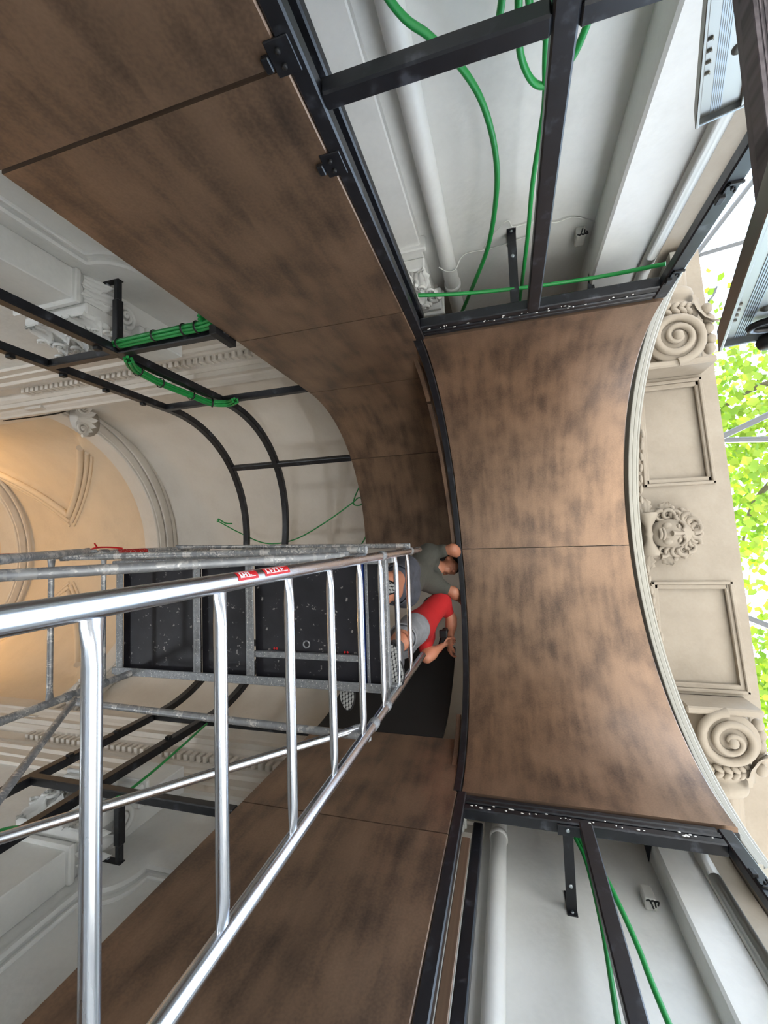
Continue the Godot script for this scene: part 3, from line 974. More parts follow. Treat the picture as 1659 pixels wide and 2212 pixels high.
func mask() -> void:
	# carved mask of the keystone, looking down out of the soffit, hair towards the street
	var c := R(0.04, 4.42, 1.36)
	var t := thing("keystone_mask", "carved stone mask with curled hair at the crown of the arch", "carving", c)
	var st := mb()
	box2(st, c + Vector3(-0.22, -0.02, -0.2), c + Vector3(0.22, 0.12, 0.2), 0.02)
	obj("block", st, M.stone, t)
	st = mb()
	ball(st, Transform3D(Basis.IDENTITY.scaled(Vector3(0.13, 0.15, 0.17)), c + Vector3(0, -0.04, 0.02)), 24, 16)
	obj("face", st, M.stone, t)
	st = mb()
	for s in [-1.0, 1.0]:
		ball(st, Transform3D(Basis.IDENTITY.scaled(Vector3(0.028, 0.022, 0.018)), c + Vector3(s * 0.055, -0.165, 0.05)), 10, 8)
		tube(st, curve([c + Vector3(s * 0.02, -0.185, 0.075), c + Vector3(s * 0.06, -0.18, 0.095), c + Vector3(s * 0.105, -0.145, 0.07)], 4), 0.014, 8)
		ball(st, Transform3D(Basis.IDENTITY.scaled(Vector3(0.035, 0.03, 0.04)), c + Vector3(s * 0.065, -0.15, -0.03)), 10, 8)
	obj("eyes_and_brows", st, M.stone, t)
	st = mb()
	tube(st, [c + Vector3(0, -0.185, 0.07), c + Vector3(0, -0.205, 0.02), c + Vector3(0, -0.215, -0.015)], 0.02, 10, [0.014, 0.018, 0.024])
	obj("nose", st, M.stone, t)
	st = mb()
	tube(st, curve([c + Vector3(-0.05, -0.155, -0.065), c + Vector3(0, -0.185, -0.06), c + Vector3(0.05, -0.155, -0.065)], 4), 0.013, 8)
	tube(st, curve([c + Vector3(-0.04, -0.15, -0.085), c + Vector3(0, -0.175, -0.085), c + Vector3(0.04, -0.15, -0.085)], 4), 0.015, 8)
	obj("mouth", st, M.stone, t)
	# hair: curls round the brow and down the cheeks
	for k in 15:
		var a := lerpf(-0.35, PI + 0.35, k / 14.0)
		st = mb()
		var p := c + Vector3(cos(a) * 0.165, -0.07 - 0.03 * sin(a), 0.02 + sin(a) * 0.19)
		volute(st, p, Vector3(cos(a), 0, sin(a)), Vector3(-sin(a), 0, cos(a)), 0.05, 0.02, 1.6, k * 1.3, -0.03)
		obj("curl", st, M.stone, t)
	for k in 9:
		var a := lerpf(0.1, PI - 0.1, k / 8.0)
		st = mb()
		ball(st, Transform3D(Basis.IDENTITY.scaled(Vector3(0.035, 0.04, 0.03)), c + Vector3(cos(a) * 0.22, -0.02, 0.03 + sin(a) * 0.215)), 8, 6)
		obj("curl", st, M.stone, t)
	# double cup below the chin and scrolls at the sides
	st = mb()
	lathe(st, [Vector2(0.0, -0.19), Vector2(0.07, -0.19), Vector2(0.075, -0.165), Vector2(0.055, -0.12), Vector2(0.03, -0.07), Vector2(0.026, -0.03), Vector2(0.035, 0.0), Vector2(0.026, 0.03), Vector2(0.03, 0.07), Vector2(0.055, 0.12), Vector2(0.075, 0.165), Vector2(0.07, 0.19), Vector2(0.0, 0.19)], spin(c + Vector3(0, -0.1, -0.16), Vector3.RIGHT), 24)
	obj("double_cup", st, M.stone, t)
	for s in [-1.0, 1.0]:
		st = mb()
		acanthus(st, c + Vector3(s * 0.2, -0.02, -0.16), Vector3(s * 0.9, 0.1, -0.1).normalized(), Vector3.DOWN, 0.13, 0.17, 0.3)
		acanthus(st, c + Vector3(s * 0.18, -0.03, -0.02), Vector3(s * 0.9, 0.05, 0.3).normalized(), Vector3.DOWN, 0.12, 0.14, 0.3)
		obj("leaf", st, M.stone, t)
	# thin leaf garland running along the archivolt on both sides
	for s in [-1.0, 1.0]:
		for k in 7:
			st = mb()
			var x = 0.04 + s * (0.3 + k * 0.09)
			var a := acos(clampf((x - (XC - 0.03)) / 1.67, -1, 1))
			ball(st, spin(Vector3(x, YO - 0.1 + sin(a) * 1.67 + 0.0, 1.14 + 0.03 * x), Vector3(1, 0.3 * (1 if k % 2 else -1), 0), Vector3(0.016, 0.04, 0.016)), 8, 6)
			obj("garland_leaf", st, M.stone, t)
# ---------------------------------------------------------------- bronze lining
func panel(t: Node3D, label: String, path: Array, z0: Vector3, z1: Vector3, m: Material) -> void:
	var st := mb()
	band(st, path, z0, z1, 0.0, 0.028, 0.005)
	var o := obj("panel", st, m, t)
	o.set_meta("label", label)

func lining() -> void:
	var z0 := Vector3(-1.6, -1.6, -1.6)
	var z1 := Vector3(-0.514, -0.5, -0.372)
	var ti := thing("inner_arch_lining", "dark patinated bronze lining of the inner arch, walls and crown", "cladding", Vector3(XC, 0, -1.05))
	var to := thing("outer_arch_lining", "brown bronze curved lining of the outer arch overhead", "cladding", Vector3(XC, YO, 0.3))
	panel(ti, "patinated bronze wall panel at the top left corner of the picture", jamb(XU, 0.0, 0.973 + H, -1), z0, z1, M.bronze)
	panel(ti, "large patinated bronze wall panel between two joints, upper left", jamb(XU, 0.987 + H, 2.317 + H, -1), z0, z1, M.bronze)
	panel(ti, "dark bronze wall panel just below the springing, upper side", jamb(XU, 2.323 + H, YI - 0.003, -1) , z0, z1, M.bronze)
	panel(ti, "dark curved bronze panel rising from the upper springing of the inner arch", arc(XC, YI, RA, 0.2, 45, 16), z0, z1, M.bronze)
	panel(ti, "dark curved bronze panel at the crown of the inner arch beside the workers", arc(XC, YI, RA, 45.3, 89.6, 16), z0, z1, M.bronze)
	panel(ti, "curved panel beyond the worker in red, shade of the deck put into its black colour", arc(XC, YI, RA, 134, 179.8, 16), z0, Vector3(-0.56, -0.56, -0.56), M.board)
	panel(ti, "dark bronze wall panel below the lower springing behind the scaffold upright", jamb(XL, YI - 0.003, 2.306 + H, 1), z0, z1, M.bronze)
	panel(ti, "big dark bronze wall panel at the bottom of the picture", jamb(XL, 2.298 + H, 0.9 + H, 1), z0, z1, M.bronze)
	panel(ti, "lowest bronze wall panel on the scaffold side, mostly out of the picture", jamb(XL, 0.888 + H, 0.0, 1), z0, z1, M.bronze)
	var o0 := Vector3(-0.475, -0.425, -0.345)
	var o1 := Vector3(0.9, 0.985, 1.055)
	panel(to, "brown curved bronze panel on the upper half of the outer arch", arc(XC, YO, RA, 0.0, 89.85, 28), o0, o1, M.bronze)
	panel(to, "brown curved bronze panel on the lower half of the outer arch", arc(XC, YO, RA, 90.15, 180, 28), o0, o1, M.bronze)
	# narrow bronze edge strips seen on end beside the black rib
	for e in [[1.0, 31.0, "short bronze edge strip at the upper end of the black arch rib"], [32.0, 89.0, "long bronze edge strip along the black arch rib up to the crown"], [150.0, 178.5, "bronze edge strip at the lower end of the black arch rib"]]:
		var st := mb()
		band(st, arc(XC, YO, RA + 0.03, e[0], e[1], 16), Vector3(-0.60, -0.52, -0.44), Vector3(-0.565, -0.485, -0.405), 0, 0.05, 0.003)
		obj("edge_strip", st, M.bronze, to).set_meta("label", e[2])
	var st2 := mb()
	box2(st2, Vector3(1.60, 0, -0.315), Vector3(1.615, 2.4 + H, -0.27), 0.003)
	obj("edge_strip", st2, M.bronze, ti).set_meta("label", "upright bronze return strip between the two lower steel posts")

# ---------------------------------------------------------------- steel
func sbar(t: Node3D, called: String, a: Vector3, b: Vector3, w: float, h: float, side: Vector3, ch := 0.006) -> MeshInstance3D:
	var st := mb()
	bar(st, a, b, w, h, side, ch)
	return obj(called, st, M.steel, t)

func bolts(parent: Node3D, pts: Array, dir: Vector3, r := 0.007, m: Material = null) -> void:
	for p in pts:
		var st := mb()
		lathe(st, [Vector2(0, 0.006), Vector2(r * 0.8, 0.006), Vector2(r, 0.004), Vector2(r, 0), Vector2(r, -0.003)], spin(p, dir), 8)
		sub("bolt", st, m if m else M.bolt, parent)

func frames() -> void:
	var X := Vector3.RIGHT
	var t := thing("entrance_frame", "black steel frame of posts, rails and arch rib carrying the outer bronze arch", "steel frame", Vector3(0, 0, 0))
	var xu := XU - 0.027
	# double posts at the inner corner
	sbar(t, "post", Vector3(xu, 0, -0.485), R(xu, 2.70, -0.485), 0.055, 0.055, X)
	sbar(t, "post", Vector3(-1.43, 0, -0.485), R(-1.43, 2.70, -0.485), 0.05, 0.055, X)
	sbar(t, "post", Vector3(XL + 0.027, 0, -0.343), R(XL + 0.027, 2.70, -0.343), 0.055, 0.055, X)
	sbar(t, "post", Vector3(1.705, 0, -0.25), R(1.705, 2.66, -0.25), 0.055, 0.055, X)
	# middle and outer posts
	sbar(t, "post", Vector3(xu, 0, 0.202), R(xu, 2.56, 0.202), 0.055, 0.066, X)
	sbar(t, "post", Vector3(XL + 0.027, 0, 0.318), R(XL + 0.027, 2.56, 0.318), 0.055, 0.066, X)
	sbar(t, "post", Vector3(xu, 0, 0.872), R(xu, 2.66, 0.872), 0.055, 0.066, X)
	sbar(t, "post", Vector3(XL + 0.027, 0, 0.985), R(XL + 0.027, 2.66, 0.985), 0.055, 0.066, X)
	# cross rails
	for e in [[xu, -0.457, 0.168], [xu, 0.236, 0.838], [XL + 0.027, -0.315, 0.284], [XL + 0.027, 0.352, 0.951]]:
		sbar(t, "rail", R(e[0], 1.103, e[1]), R(e[0], 1.103, e[2]), 0.055, 0.056, X)
	for e in [[XU, -1.0, -0.46, 0.845], [XL, 1.0, -0.32, 0.955]]:
		sbar(t, "rail", R(e[0] - e[1] * -0.035, 2.565, e[2]), R(e[0] + e[1] * 0.035, 2.565, e[3]), 0.06, 0.05, X)
		sbar(t, "rail", R(e[0] + e[1] * 0.02, 2.62, e[2]), R(e[0] + e[1] * 0.02, 2.62, e[3]), 0.03, 0.035, X)
		sbar(t, "rail", R(e[0] + e[1] * 0.032, 2.665, e[2]), R(e[0] + e[1] * 0.032, 2.665, e[3]), 0.045, 0.035, X)
	# arch rib at the inner edge of the outer arch and slim rim at its outer edge
	var st := mb()
	band(st, arc(XC, YO, RA, 0, 180, 56), Vector3(-0.535, -0.475, -0.395), Vector3(-0.48, -0.43, -0.35), -0.004, 0.055, 0.004)
	obj("arch_rib", st, M.steel, t)
	st = mb()
	band(st, arc(XC, YO, RA + 0.03, 0, 180, 56), Vector3(0.86, 0.94, 1.01), Vector3(0.91, 0.99, 1.06), 0, 0.04, 0.004)
	obj("arch_rib", st, M.steel, t)
	# fixing plates with bolts on the corner post and on the outer posts
	for y in [0.955, 1.30]:
		st = mb()
		box2(st, R(XU - 0.004, y - 0.045, -0.545), R(XU + 0.005, y + 0.045, -0.475), 0.002)
		box2(st, R(XU + 0.001, y - 0.02, -0.568), R(XU + 0.016, y + 0.02, -0.545), 0.003)
		var p := obj("fixing_plate", st, M.steel, t)
		bolts(p, [R(XU + 0.007, y - 0.02, -0.515), R(XU + 0.007, y + 0.018, -0.515)], X, 0.008, M.black)
	for e in [[XU + 0.002, 0.875, 2.42, 1.0], [XU + 0.002, 0.875, 1.86, 1.0], [XL - 0.002, 0.985, 2.3, -1.0]]:
		st = mb()
		box2(st, R(e[0] - 0.002, e[2] - 0.03, e[1] - 0.025), R(e[0] + e[3] * 0.008, e[2] - 0.02, e[1] + 0.03), 0.001)
		box2(st, R(e[0] - 0.002, e[2] - 0.03, e[1] - 0.025), R(e[0] + e[3] * 0.008, e[2] + 0.04, e[1] - 0.016), 0.001)
		box2(st, R(e[0] - 0.002, e[2] + 0.02, e[1] - 0.035), R(e[0] + e[3] * 0.02, e[2] + 0.06, e[1] - 0.012), 0.002)
		var p := obj("fixing_plate", st, M.black, t)
		bolts(p, [R(e[0] + e[3] * 0.004, e[2], e[1]), R(e[0] + e[3] * 0.004, e[2] + 0.015, e[1] + 0.014)], Vector3(e[3], 0, 0), 0.006, M.black)
	# plaster spots on the springing rails
	st = mb()
	rng.seed = 11
	for e in [[XU + 0.0045, -0.44, 0.8], [XL - 0.0045, -0.3, 0.9]]:
		for k in 34:
			var p := R(e[0], rng.randf_range(2.545, 2.585), lerpf(e[1], e[2], pow(rng.randf(), 1.3)))
			var s := rng.randf_range(0.002, 0.006)
			ball(st, Transform3D(Basis.IDENTITY.scaled(Vector3(0.002, s, s * rng.randf_range(0.8, 2.2))), p), 6, 4)
	var sp := obj("plaster_spots", st, M.paintdrop, t)
	sp.set_meta("kind", "stuff")
	# bare hoops further in
	var h := thing("hoop_frame", "pair of bare black steel hoops joined by tie bars under the white vault", "steel frame", Vector3.ZERO)
	for z in [Vector3(-2.49, -2.71, -2.71), Vector3(-3.11, -3.25, -3.25)]:
		st = mb()
		band(st, jamb(XU, 0, YI, -1) + arc(XC, YI, RA, 2, 178, 56) + jamb(XL, YI, 0, 1), z, z + Vector3.ONE * 0.068, 0, 0.055, 0.006)
		obj("hoop", st, M.steel, h)
	for e in [[XU - 0.027, 2.215, -3.07, -2.45], [XU - 0.027, 2.215, -2.45, -1.6], [XU - 0.027, 3.30, -3.08, -1.6], [XL + 0.027, 2.24, -3.2, -1.6], [XL + 0.027, 3.30, -3.2, -1.6]]:
		sbar(h, "tie_bar", R(e[0], e[1], e[2]), R(e[0], e[1], e[3]), 0.055, 0.06, X)
	for d in [45.0, 90.0, 135.0]:
		var a := deg_to_rad(d)
		var p := Vector3(XC - cos(a) * (RA + 0.027), YI + sin(a) * (RA + 0.027), 0)
		sbar(h, "tie_bar", p + Vector3(0, 0, zat(p.x, Vector3(-3.04, -3.18, -3.18))), p + Vector3(0, 0, -1.6), 0.055, 0.06, Vector3(-cos(a), sin(a), 0))
	for e in [[-3.09, 1.98], [-3.09, 2.33], [-3.09, 2.68], [-3.09, 3.05], [-2.47, 2.08], [-2.47, 2.38]]:
		st = mb()
		box2(st, R(XU - 0.01, e[1] - 0.02, e[0] - 0.02), R(XU + 0.018, e[1] + 0.02, e[0] + 0.02), 0.003)
		obj("clip", st, M.black, h)
	for e in [[-3.2, 1.75], [-3.2, 2.05], [-3.2, 2.5], [-3.2, 2.9], [-2.68, 2.9]]:
		st = mb()
		box2(st, R(XL - 0.018, e[1] - 0.02, e[0] - 0.02), R(XL + 0.01, e[1] + 0.02, e[0] + 0.02), 0.003)
		obj("clip", st, M.black, h)
	st = mb()
	box2(st, R(XU - 0.03, 2.12, -1.66), R(XU + 0.03, 2.32, -1.61), 0.003)
	obj("tie_stub", st, M.black, h)
	# wall brackets
	for e in [[R(-1.31, 2.215, -2.455), WU, -1.0, -0.09, "black telescopic wall bracket with bent foot above the coiled cables"],
			[R(-1.31, 2.585, 0.105), WU, -1.0, 0.0, "flat black wall bracket behind the middle upper post"],
			[R(1.565, 2.53, 0.225), WL, 1.0, 0.0, "flat black wall bracket beside the lower middle post"],
			[R(1.60, 2.24, -2.45), WL, 1.0, -0.09, "black wall bracket seen between scaffold rungs at the lower left"]]:
		var a: Vector3 = e[0]
		var d: float = e[2]
		var wb := thing("wall_bracket", e[4], "bracket", a)
		var w: float = e[1]
		var b := Vector3(w, a.y, a.z)
		if e[3] != 0.0:
			sbar(wb, "arm", a, a.lerp(b, 0.72), 0.05, 0.05, Vector3.UP)
			sbar(wb, "arm", a.lerp(b, 0.7), b, 0.038, 0.038, Vector3.UP)
			st = mb()
			box2(st, b + Vector3(-0.006, -0.022, e[3] - 0.03), b + Vector3(0.006, 0.022, 0.025), 0.002)
			var f := obj("foot", st, M.steel, wb)
			bolts(f, [b - wb.position * 0.0 + Vector3(-d * 0.01, 0, e[3])], Vector3(-d, 0, 0), 0.012)
		else:
			sbar(wb, "arm", a, b, 0.008, 0.05, Vector3.UP, 0.001)
			sbar(wb, "arm", a.lerp(b, 0.35) + Vector3(0, 0.009, 0), b + Vector3(0, 0.009, 0), 0.008, 0.05, Vector3.UP, 0.001)
			st = mb()
			box2(st, b + Vector3(-0.005, -0.03, -0.026), b + Vector3(0.005, 0.13, 0.026), 0.001)
			var f := obj("foot", st, M.steel, wb)
			st = mb()
			box2(st, a + Vector3(-d * 0.02, -0.012, -0.05), a + Vector3(d * 0.03, 0.0, 0.07), 0.001)
			obj("clamp_plate", st, M.steel, wb)
			bolts(f, [a + Vector3(0, -0.012, 0), a.lerp(b, 0.68) + Vector3(0, -0.006, 0)], Vector3.DOWN, 0.011)
			bolts(f, [b + Vector3(-d * 0.006, -0.012, 0)], Vector3(-d, 0, 0), 0.009)
	for e in [[R(-1.5, 2.9, 0.58), "dark tapered steel gusset by the upper front pier"], [R(1.80, 2.95, 0.7), "dark tapered steel gusset by the lower front pier"]]:
		st = mb()
		var p: Vector3 = e[0]
		prism(st, [Vector2(p.x - 0.2, p.z), Vector2(p.x + 0.2, p.z - 0.05), Vector2(p.x + 0.2, p.z + 0.05)] if p.x < 0 else [Vector2(p.x + 0.15, p.z), Vector2(p.x - 0.1, p.z - 0.05), Vector2(p.x - 0.1, p.z + 0.05)], p.y, p.y + 0.02)
		meta(obj("steel_gusset", st, M.steel), e[1], "plate")

# ---------------------------------------------------------------- scaffold
func fluted(r: float) -> Array:
	var p := []
	for k in 32:
		var a := TAU * k / 32.0
		var g := 0.08 if k % 8 in [3, 5] else 0.0
		p.append(Vector2(cos(a), sin(a)) * r * (1.0 - g))
	return p

func rung(st: SurfaceTool, a: Vector3, b: Vector3, r: float) -> void:
	var d := (b - a).normalized()
	var y := Vector3.UP
	var x := y.cross(d).normalized()
	var fr := []
	var n := (b - a).length()
	for s in [[0.0, 0.45, 1.5], [0.018, 0.5, 1.45], [0.05, 0.85, 1.12], [0.085, 1, 1], [n - 0.085, 1, 1], [n - 0.05, 0.85, 1.12], [n - 0.018, 0.5, 1.45], [n, 0.45, 1.5]]:
		fr.append(Transform3D(Basis(x * s[1], y * s[2], d), a + d * s[0]))
	sweep(st, fluted(r), fr, true, true, true)

func end_frame(label: String, xa: float, xb: float, z: float, y1: float, rungs: Array, m: Material) -> Node3D:
	var t := thing("ladder_frame", label, "scaffold frame", Vector3((xa + xb) * 0.5, 0, z))
	for x in [xa, xb]:
		var st := mb()
		tube(st, [Vector3(x, 0.02, z), R(x, 1.0, z), R(x, 2.2, z), R(x, y1, z)], 0.024, 20)
		obj("upright", st, m, t)
		for y in [2.12, 2.36] if x == xb else [2.36, 3.1]:
			st = mb()
			lathe(st, [Vector2(0.0245, -0.03), Vector2(0.028, -0.026), Vector2(0.028, 0.026), Vector2(0.0245, 0.03)], Transform3D(Basis.IDENTITY, R(x, y, z)), 20)
			obj("collar", st, M.profile, t)
	for y in rungs:
		var st := mb()
		rung(st, R(xa + 0.018, y, z), R(xb - 0.018, y, z), 0.0165)
		obj("rung", st, m, t)
	return t

func scaffold() -> void:
	var near := end_frame("bright aluminium ladder frame of the scaffold with eight rungs, nearest the camera", 0.10, 0.937, -0.70, 3.43, [-1.14, -0.79, -0.45, -0.1, 0.24, 0.584, 0.928, 1.278, 1.617, 1.971, 2.322, 2.67, 3.0], M.alu)
	var far := end_frame("grey paint-spotted ladder frame at the far end of the scaffold", 0.04, 0.935, -2.73, 3.45, [-1.0, -0.3, 0.4, 0.9, 1.45, 2.0, 2.36, 3.0], M.old)
	# red label on the near upright: two patches with white strokes
	for e in [[0.972, 1.065], [1.10, 1.245]]:
		var st := mb()
		label_patch(st, 0.10, -0.70, e[0], e[1], 0.0246, 0.05, 1.25)
		var lab := obj("label_sticker", st, M.sticker, near)
		lab.set_meta("label", "red sticker with white lettering")
		st = mb()
		var n := 4 if e[0] < 1.0 else 5
		for k in n:
			var y0 := lerpf(e[0] + 0.012, e[1] - 0.03, float(k) / n)
			label_patch(st, 0.10, -0.70, y0, y0 + 0.006, 0.0249, 0.45, 1.0)
			label_patch(st, 0.10, -0.70, y0, y0 + 0.014, 0.0249, 0.45 + 0.18 * (k % 3), 0.58 + 0.18 * (k % 3))
		label_patch(st, 0.10, -0.70, e[0] + 0.01, e[1] - 0.012, 0.0249, 0.34, 0.42)
		label_patch(st, 0.10, -0.70, e[0] + 0.004, e[1] - 0.006, 0.0249, 1.06, 1.12)
		sub("lettering", st, M.white, lab)
	for e in [[1.70, 1.93], [2.46, 2.72]]:
		var st := mb()
		tube(st, [R(0.04, e[0], -2.73), R(0.04, e[1], -2.73)], 0.0248, 20)
		var o := obj("painted_band", st, M.redpaint, far)
		o.set_meta("label", "red painted band with plaster smears")
	var st1 := mb()
	tube(st1, curve([R(0.02, 2.25, -2.74), R(0.0, 2.30, -2.73), R(0.0, 2.40, -2.72), R(0.01, 2.5, -2.72)], 4), 0.006, 6)
	tube(st1, [R(0.0, 2.31, -2.73), R(-0.03, 2.28, -2.72)], 0.005, 6)
	obj("red_tie", st1, M.sticker, far)
	# tubes between the frames
	for e in [["guard_rail", R(0.985, 2.16, -2.70), R(0.985, 2.09, -0.74), 0.02, "grey horizontal scaffold rail below the shoe sole", M.old],
			["guard_rail", R(0.055, 2.06, -2.70), R(0.055, 2.06, -0.72), 0.02, "grey horizontal scaffold rail along the upper edge of the deck", M.old],
			["guard_rail", R(0.02, 3.05, -2.70), R(0.06, 3.05, -0.72), 0.017, "thin grey top guard rail ending at the near upright", M.old],
			["diagonal_brace", R(0.97, 0.15, -2.52), R(0.97, 2.13, -0.79), 0.019, "long smooth diagonal brace crossing behind the lower rungs", M.alu],
			["diagonal_brace", R(0.93, 0.55, -1.34), R(0.93, 2.05, -2.60), 0.018, "short diagonal brace thickly splashed with plaster, lower left", M.old],
			["diagonal_brace", R(0.08, 0.3, -2.15), R(0.08, 1.99, -0.79), 0.02, "plaster splashed diagonal brace just above the near upright", M.old],
			["diagonal_brace", R(0.035, 0.75, -1.46), R(0.02, 2.18, -2.66), 0.019, "diagonal brace rising to the far upright at the left edge", M.old]]:
		var t := thing(e[0], e[4], "scaffold tube", e[1])
		var st := mb()
		tube(st, [e[1], (e[1] as Vector3).lerp(e[2], 0.5), e[2]], e[3], 14)
		obj("tube", st, e[5], t)
		for p in [e[1], e[2]]:
			st = mb()
			var dir: Vector3 = (e[2] - e[1]).normalized()
			box(st, p, Vector3(e[3] * 2.2, 0.07, e[3] * 1.2), 0.006, Basis(Vector3.RIGHT, dir, Vector3.RIGHT.cross(dir).normalized()))
			obj("hook", st, M.profile, t)
		st = mb()
		bar(st, e[2] + Vector3(0, 0, 0.0), e[2] + Vector3(0.0, 0.05, 0.02), 0.018, 0.012, Vector3.RIGHT)
		obj("latch", st, M.profile, t)
	deck()

func label_patch(st: SurfaceTool, x: float, z: float, y0: float, y1: float, r: float, a0: float, a1: float) -> void:
	# strip of the tube's surface, angle from +z towards -x
	st.set_smooth_group(0)
	var n := maxi(2, int((a1 - a0) * 10))
	for i in n:
		var q := []
		for e in [[i, y0], [i + 1, y0], [i + 1, y1], [i, y1]]:
			var a := lerpf(a0, a1, float(e[0]) / n)
			q.append(R(x - sin(a) * r, e[1], z + cos(a) * r))
		tri(st, q[0], q[1], q[2]); tri(st, q[0], q[2], q[3])

func deck() -> void:
	var t := thing("scaffold_deck", "black plywood working deck with aluminium edge beams, seen from below", "platform", R(0.53, 2.62, -1.8))
	var st := mb()
	for e in [[-2.85, -2.16], [-2.14, -1.735], [-1.705, -0.80]]:
		st = mb()
		box2(st, R(0.12, 2.635, e[0]), R(0.935, 2.655, e[1]), 0.001)
		obj("board", st, M.ply, t)
	for x in [0.115, 0.94]:
		st = mb()
		var s := 1.0 if x < 0.5 else -1.0
		box2(st, R(x - 0.012, 2.58, -2.88), R(x + 0.012, 2.665, -0.77), 0.003)
		box2(st, R(x, 2.578, -2.88), R(x + s * 0.045, 2.59, -0.77), 0.003)
		box2(st, R(x - s * 0.02, 2.64, -2.88), R(x, 2.655, -0.77), 0.002)
		obj("edge_beam", st, M.profile, t)
	for z in [-2.84, -2.15, -1.72]:
		st = mb()
		box2(st, R(0.12, 2.585, z - 0.03), R(0.935, 2.634, z - 0.012), 0.003)
		box2(st, R(0.12, 2.585, z - 0.012), R(0.935, 2.597, z + 0.03), 0.003)
		obj("cross_beam", st, M.profile, t)
	st = mb()
	box2(st, R(0.13, 2.60, -0.935), R(0.93, 2.634, -0.905), 0.003)
	var bl := obj("cross_beam", st, M.bluepaint, t)
	bl.set_meta("label", "blue painted cross beam")
	st = mb()
	box2(st, R(0.13, 2.622, -0.898), R(0.93, 2.634, -0.878), 0.003)
	obj("cross_beam", st, M.profile, t)
	st = mb()
	box2(st, R(0.10, 2.575, -0.775), R(1.0, 2.63, -0.738), 0.004)
	obj("end_beam", st, M.profile, t)
	st = mb()
	box2(st, R(0.735, 2.60, -1.70), R(0.775, 2.634, -0.93), 0.003)
	obj("hatch_beam", st, M.profile, t)
	st = mb()
	lathe(st, [Vector2(0.017, 0), Vector2(0.02, -0.006), Vector2(0.025, -0.006), Vector2(0.027, 0)], Transform3D(Basis.IDENTITY, R(0.685, 2.634, -1.32)), 18)
	obj("finger_hole_rim", st, M.profile, t)
	st = mb()
	for p in [[0.72, -1.56], [0.725, -1.05]]:
		for k in 2:
			ball(st, Transform3D(Basis.IDENTITY.scaled(Vector3(0.008, 0.006, 0.008)), R(p[0], 2.632, p[1] + 0.02 * k)), 8, 6)
	obj("rivets", st, M.sticker, t)
	for s in [[0.13, -0.72], [0.93, -0.72], [0.13, -2.9], [0.93, -2.9]]:
		st = mb()
		box2(st, R(s[0] - 0.03, 2.59, minf(s[1], -0.9 if s[1] > -1 else -2.9)) if false else R(s[0] - 0.025, 2.60, s[1] - 0.03), R(s[0] + 0.025, 2.69, s[1] + 0.02), 0.006)
		obj("hook", st, M.profile, t)

# ---------------------------------------------------------------- cables
func cable(label: String, pts: Array, r: float, called := "green_conduit", m: Material = null, cat := "cable") -> void:
	var st := mb()
	tube(st, curve(pts, 8), r, 10)
	meta(obj(called, st, m if m else M.green), label, cat)

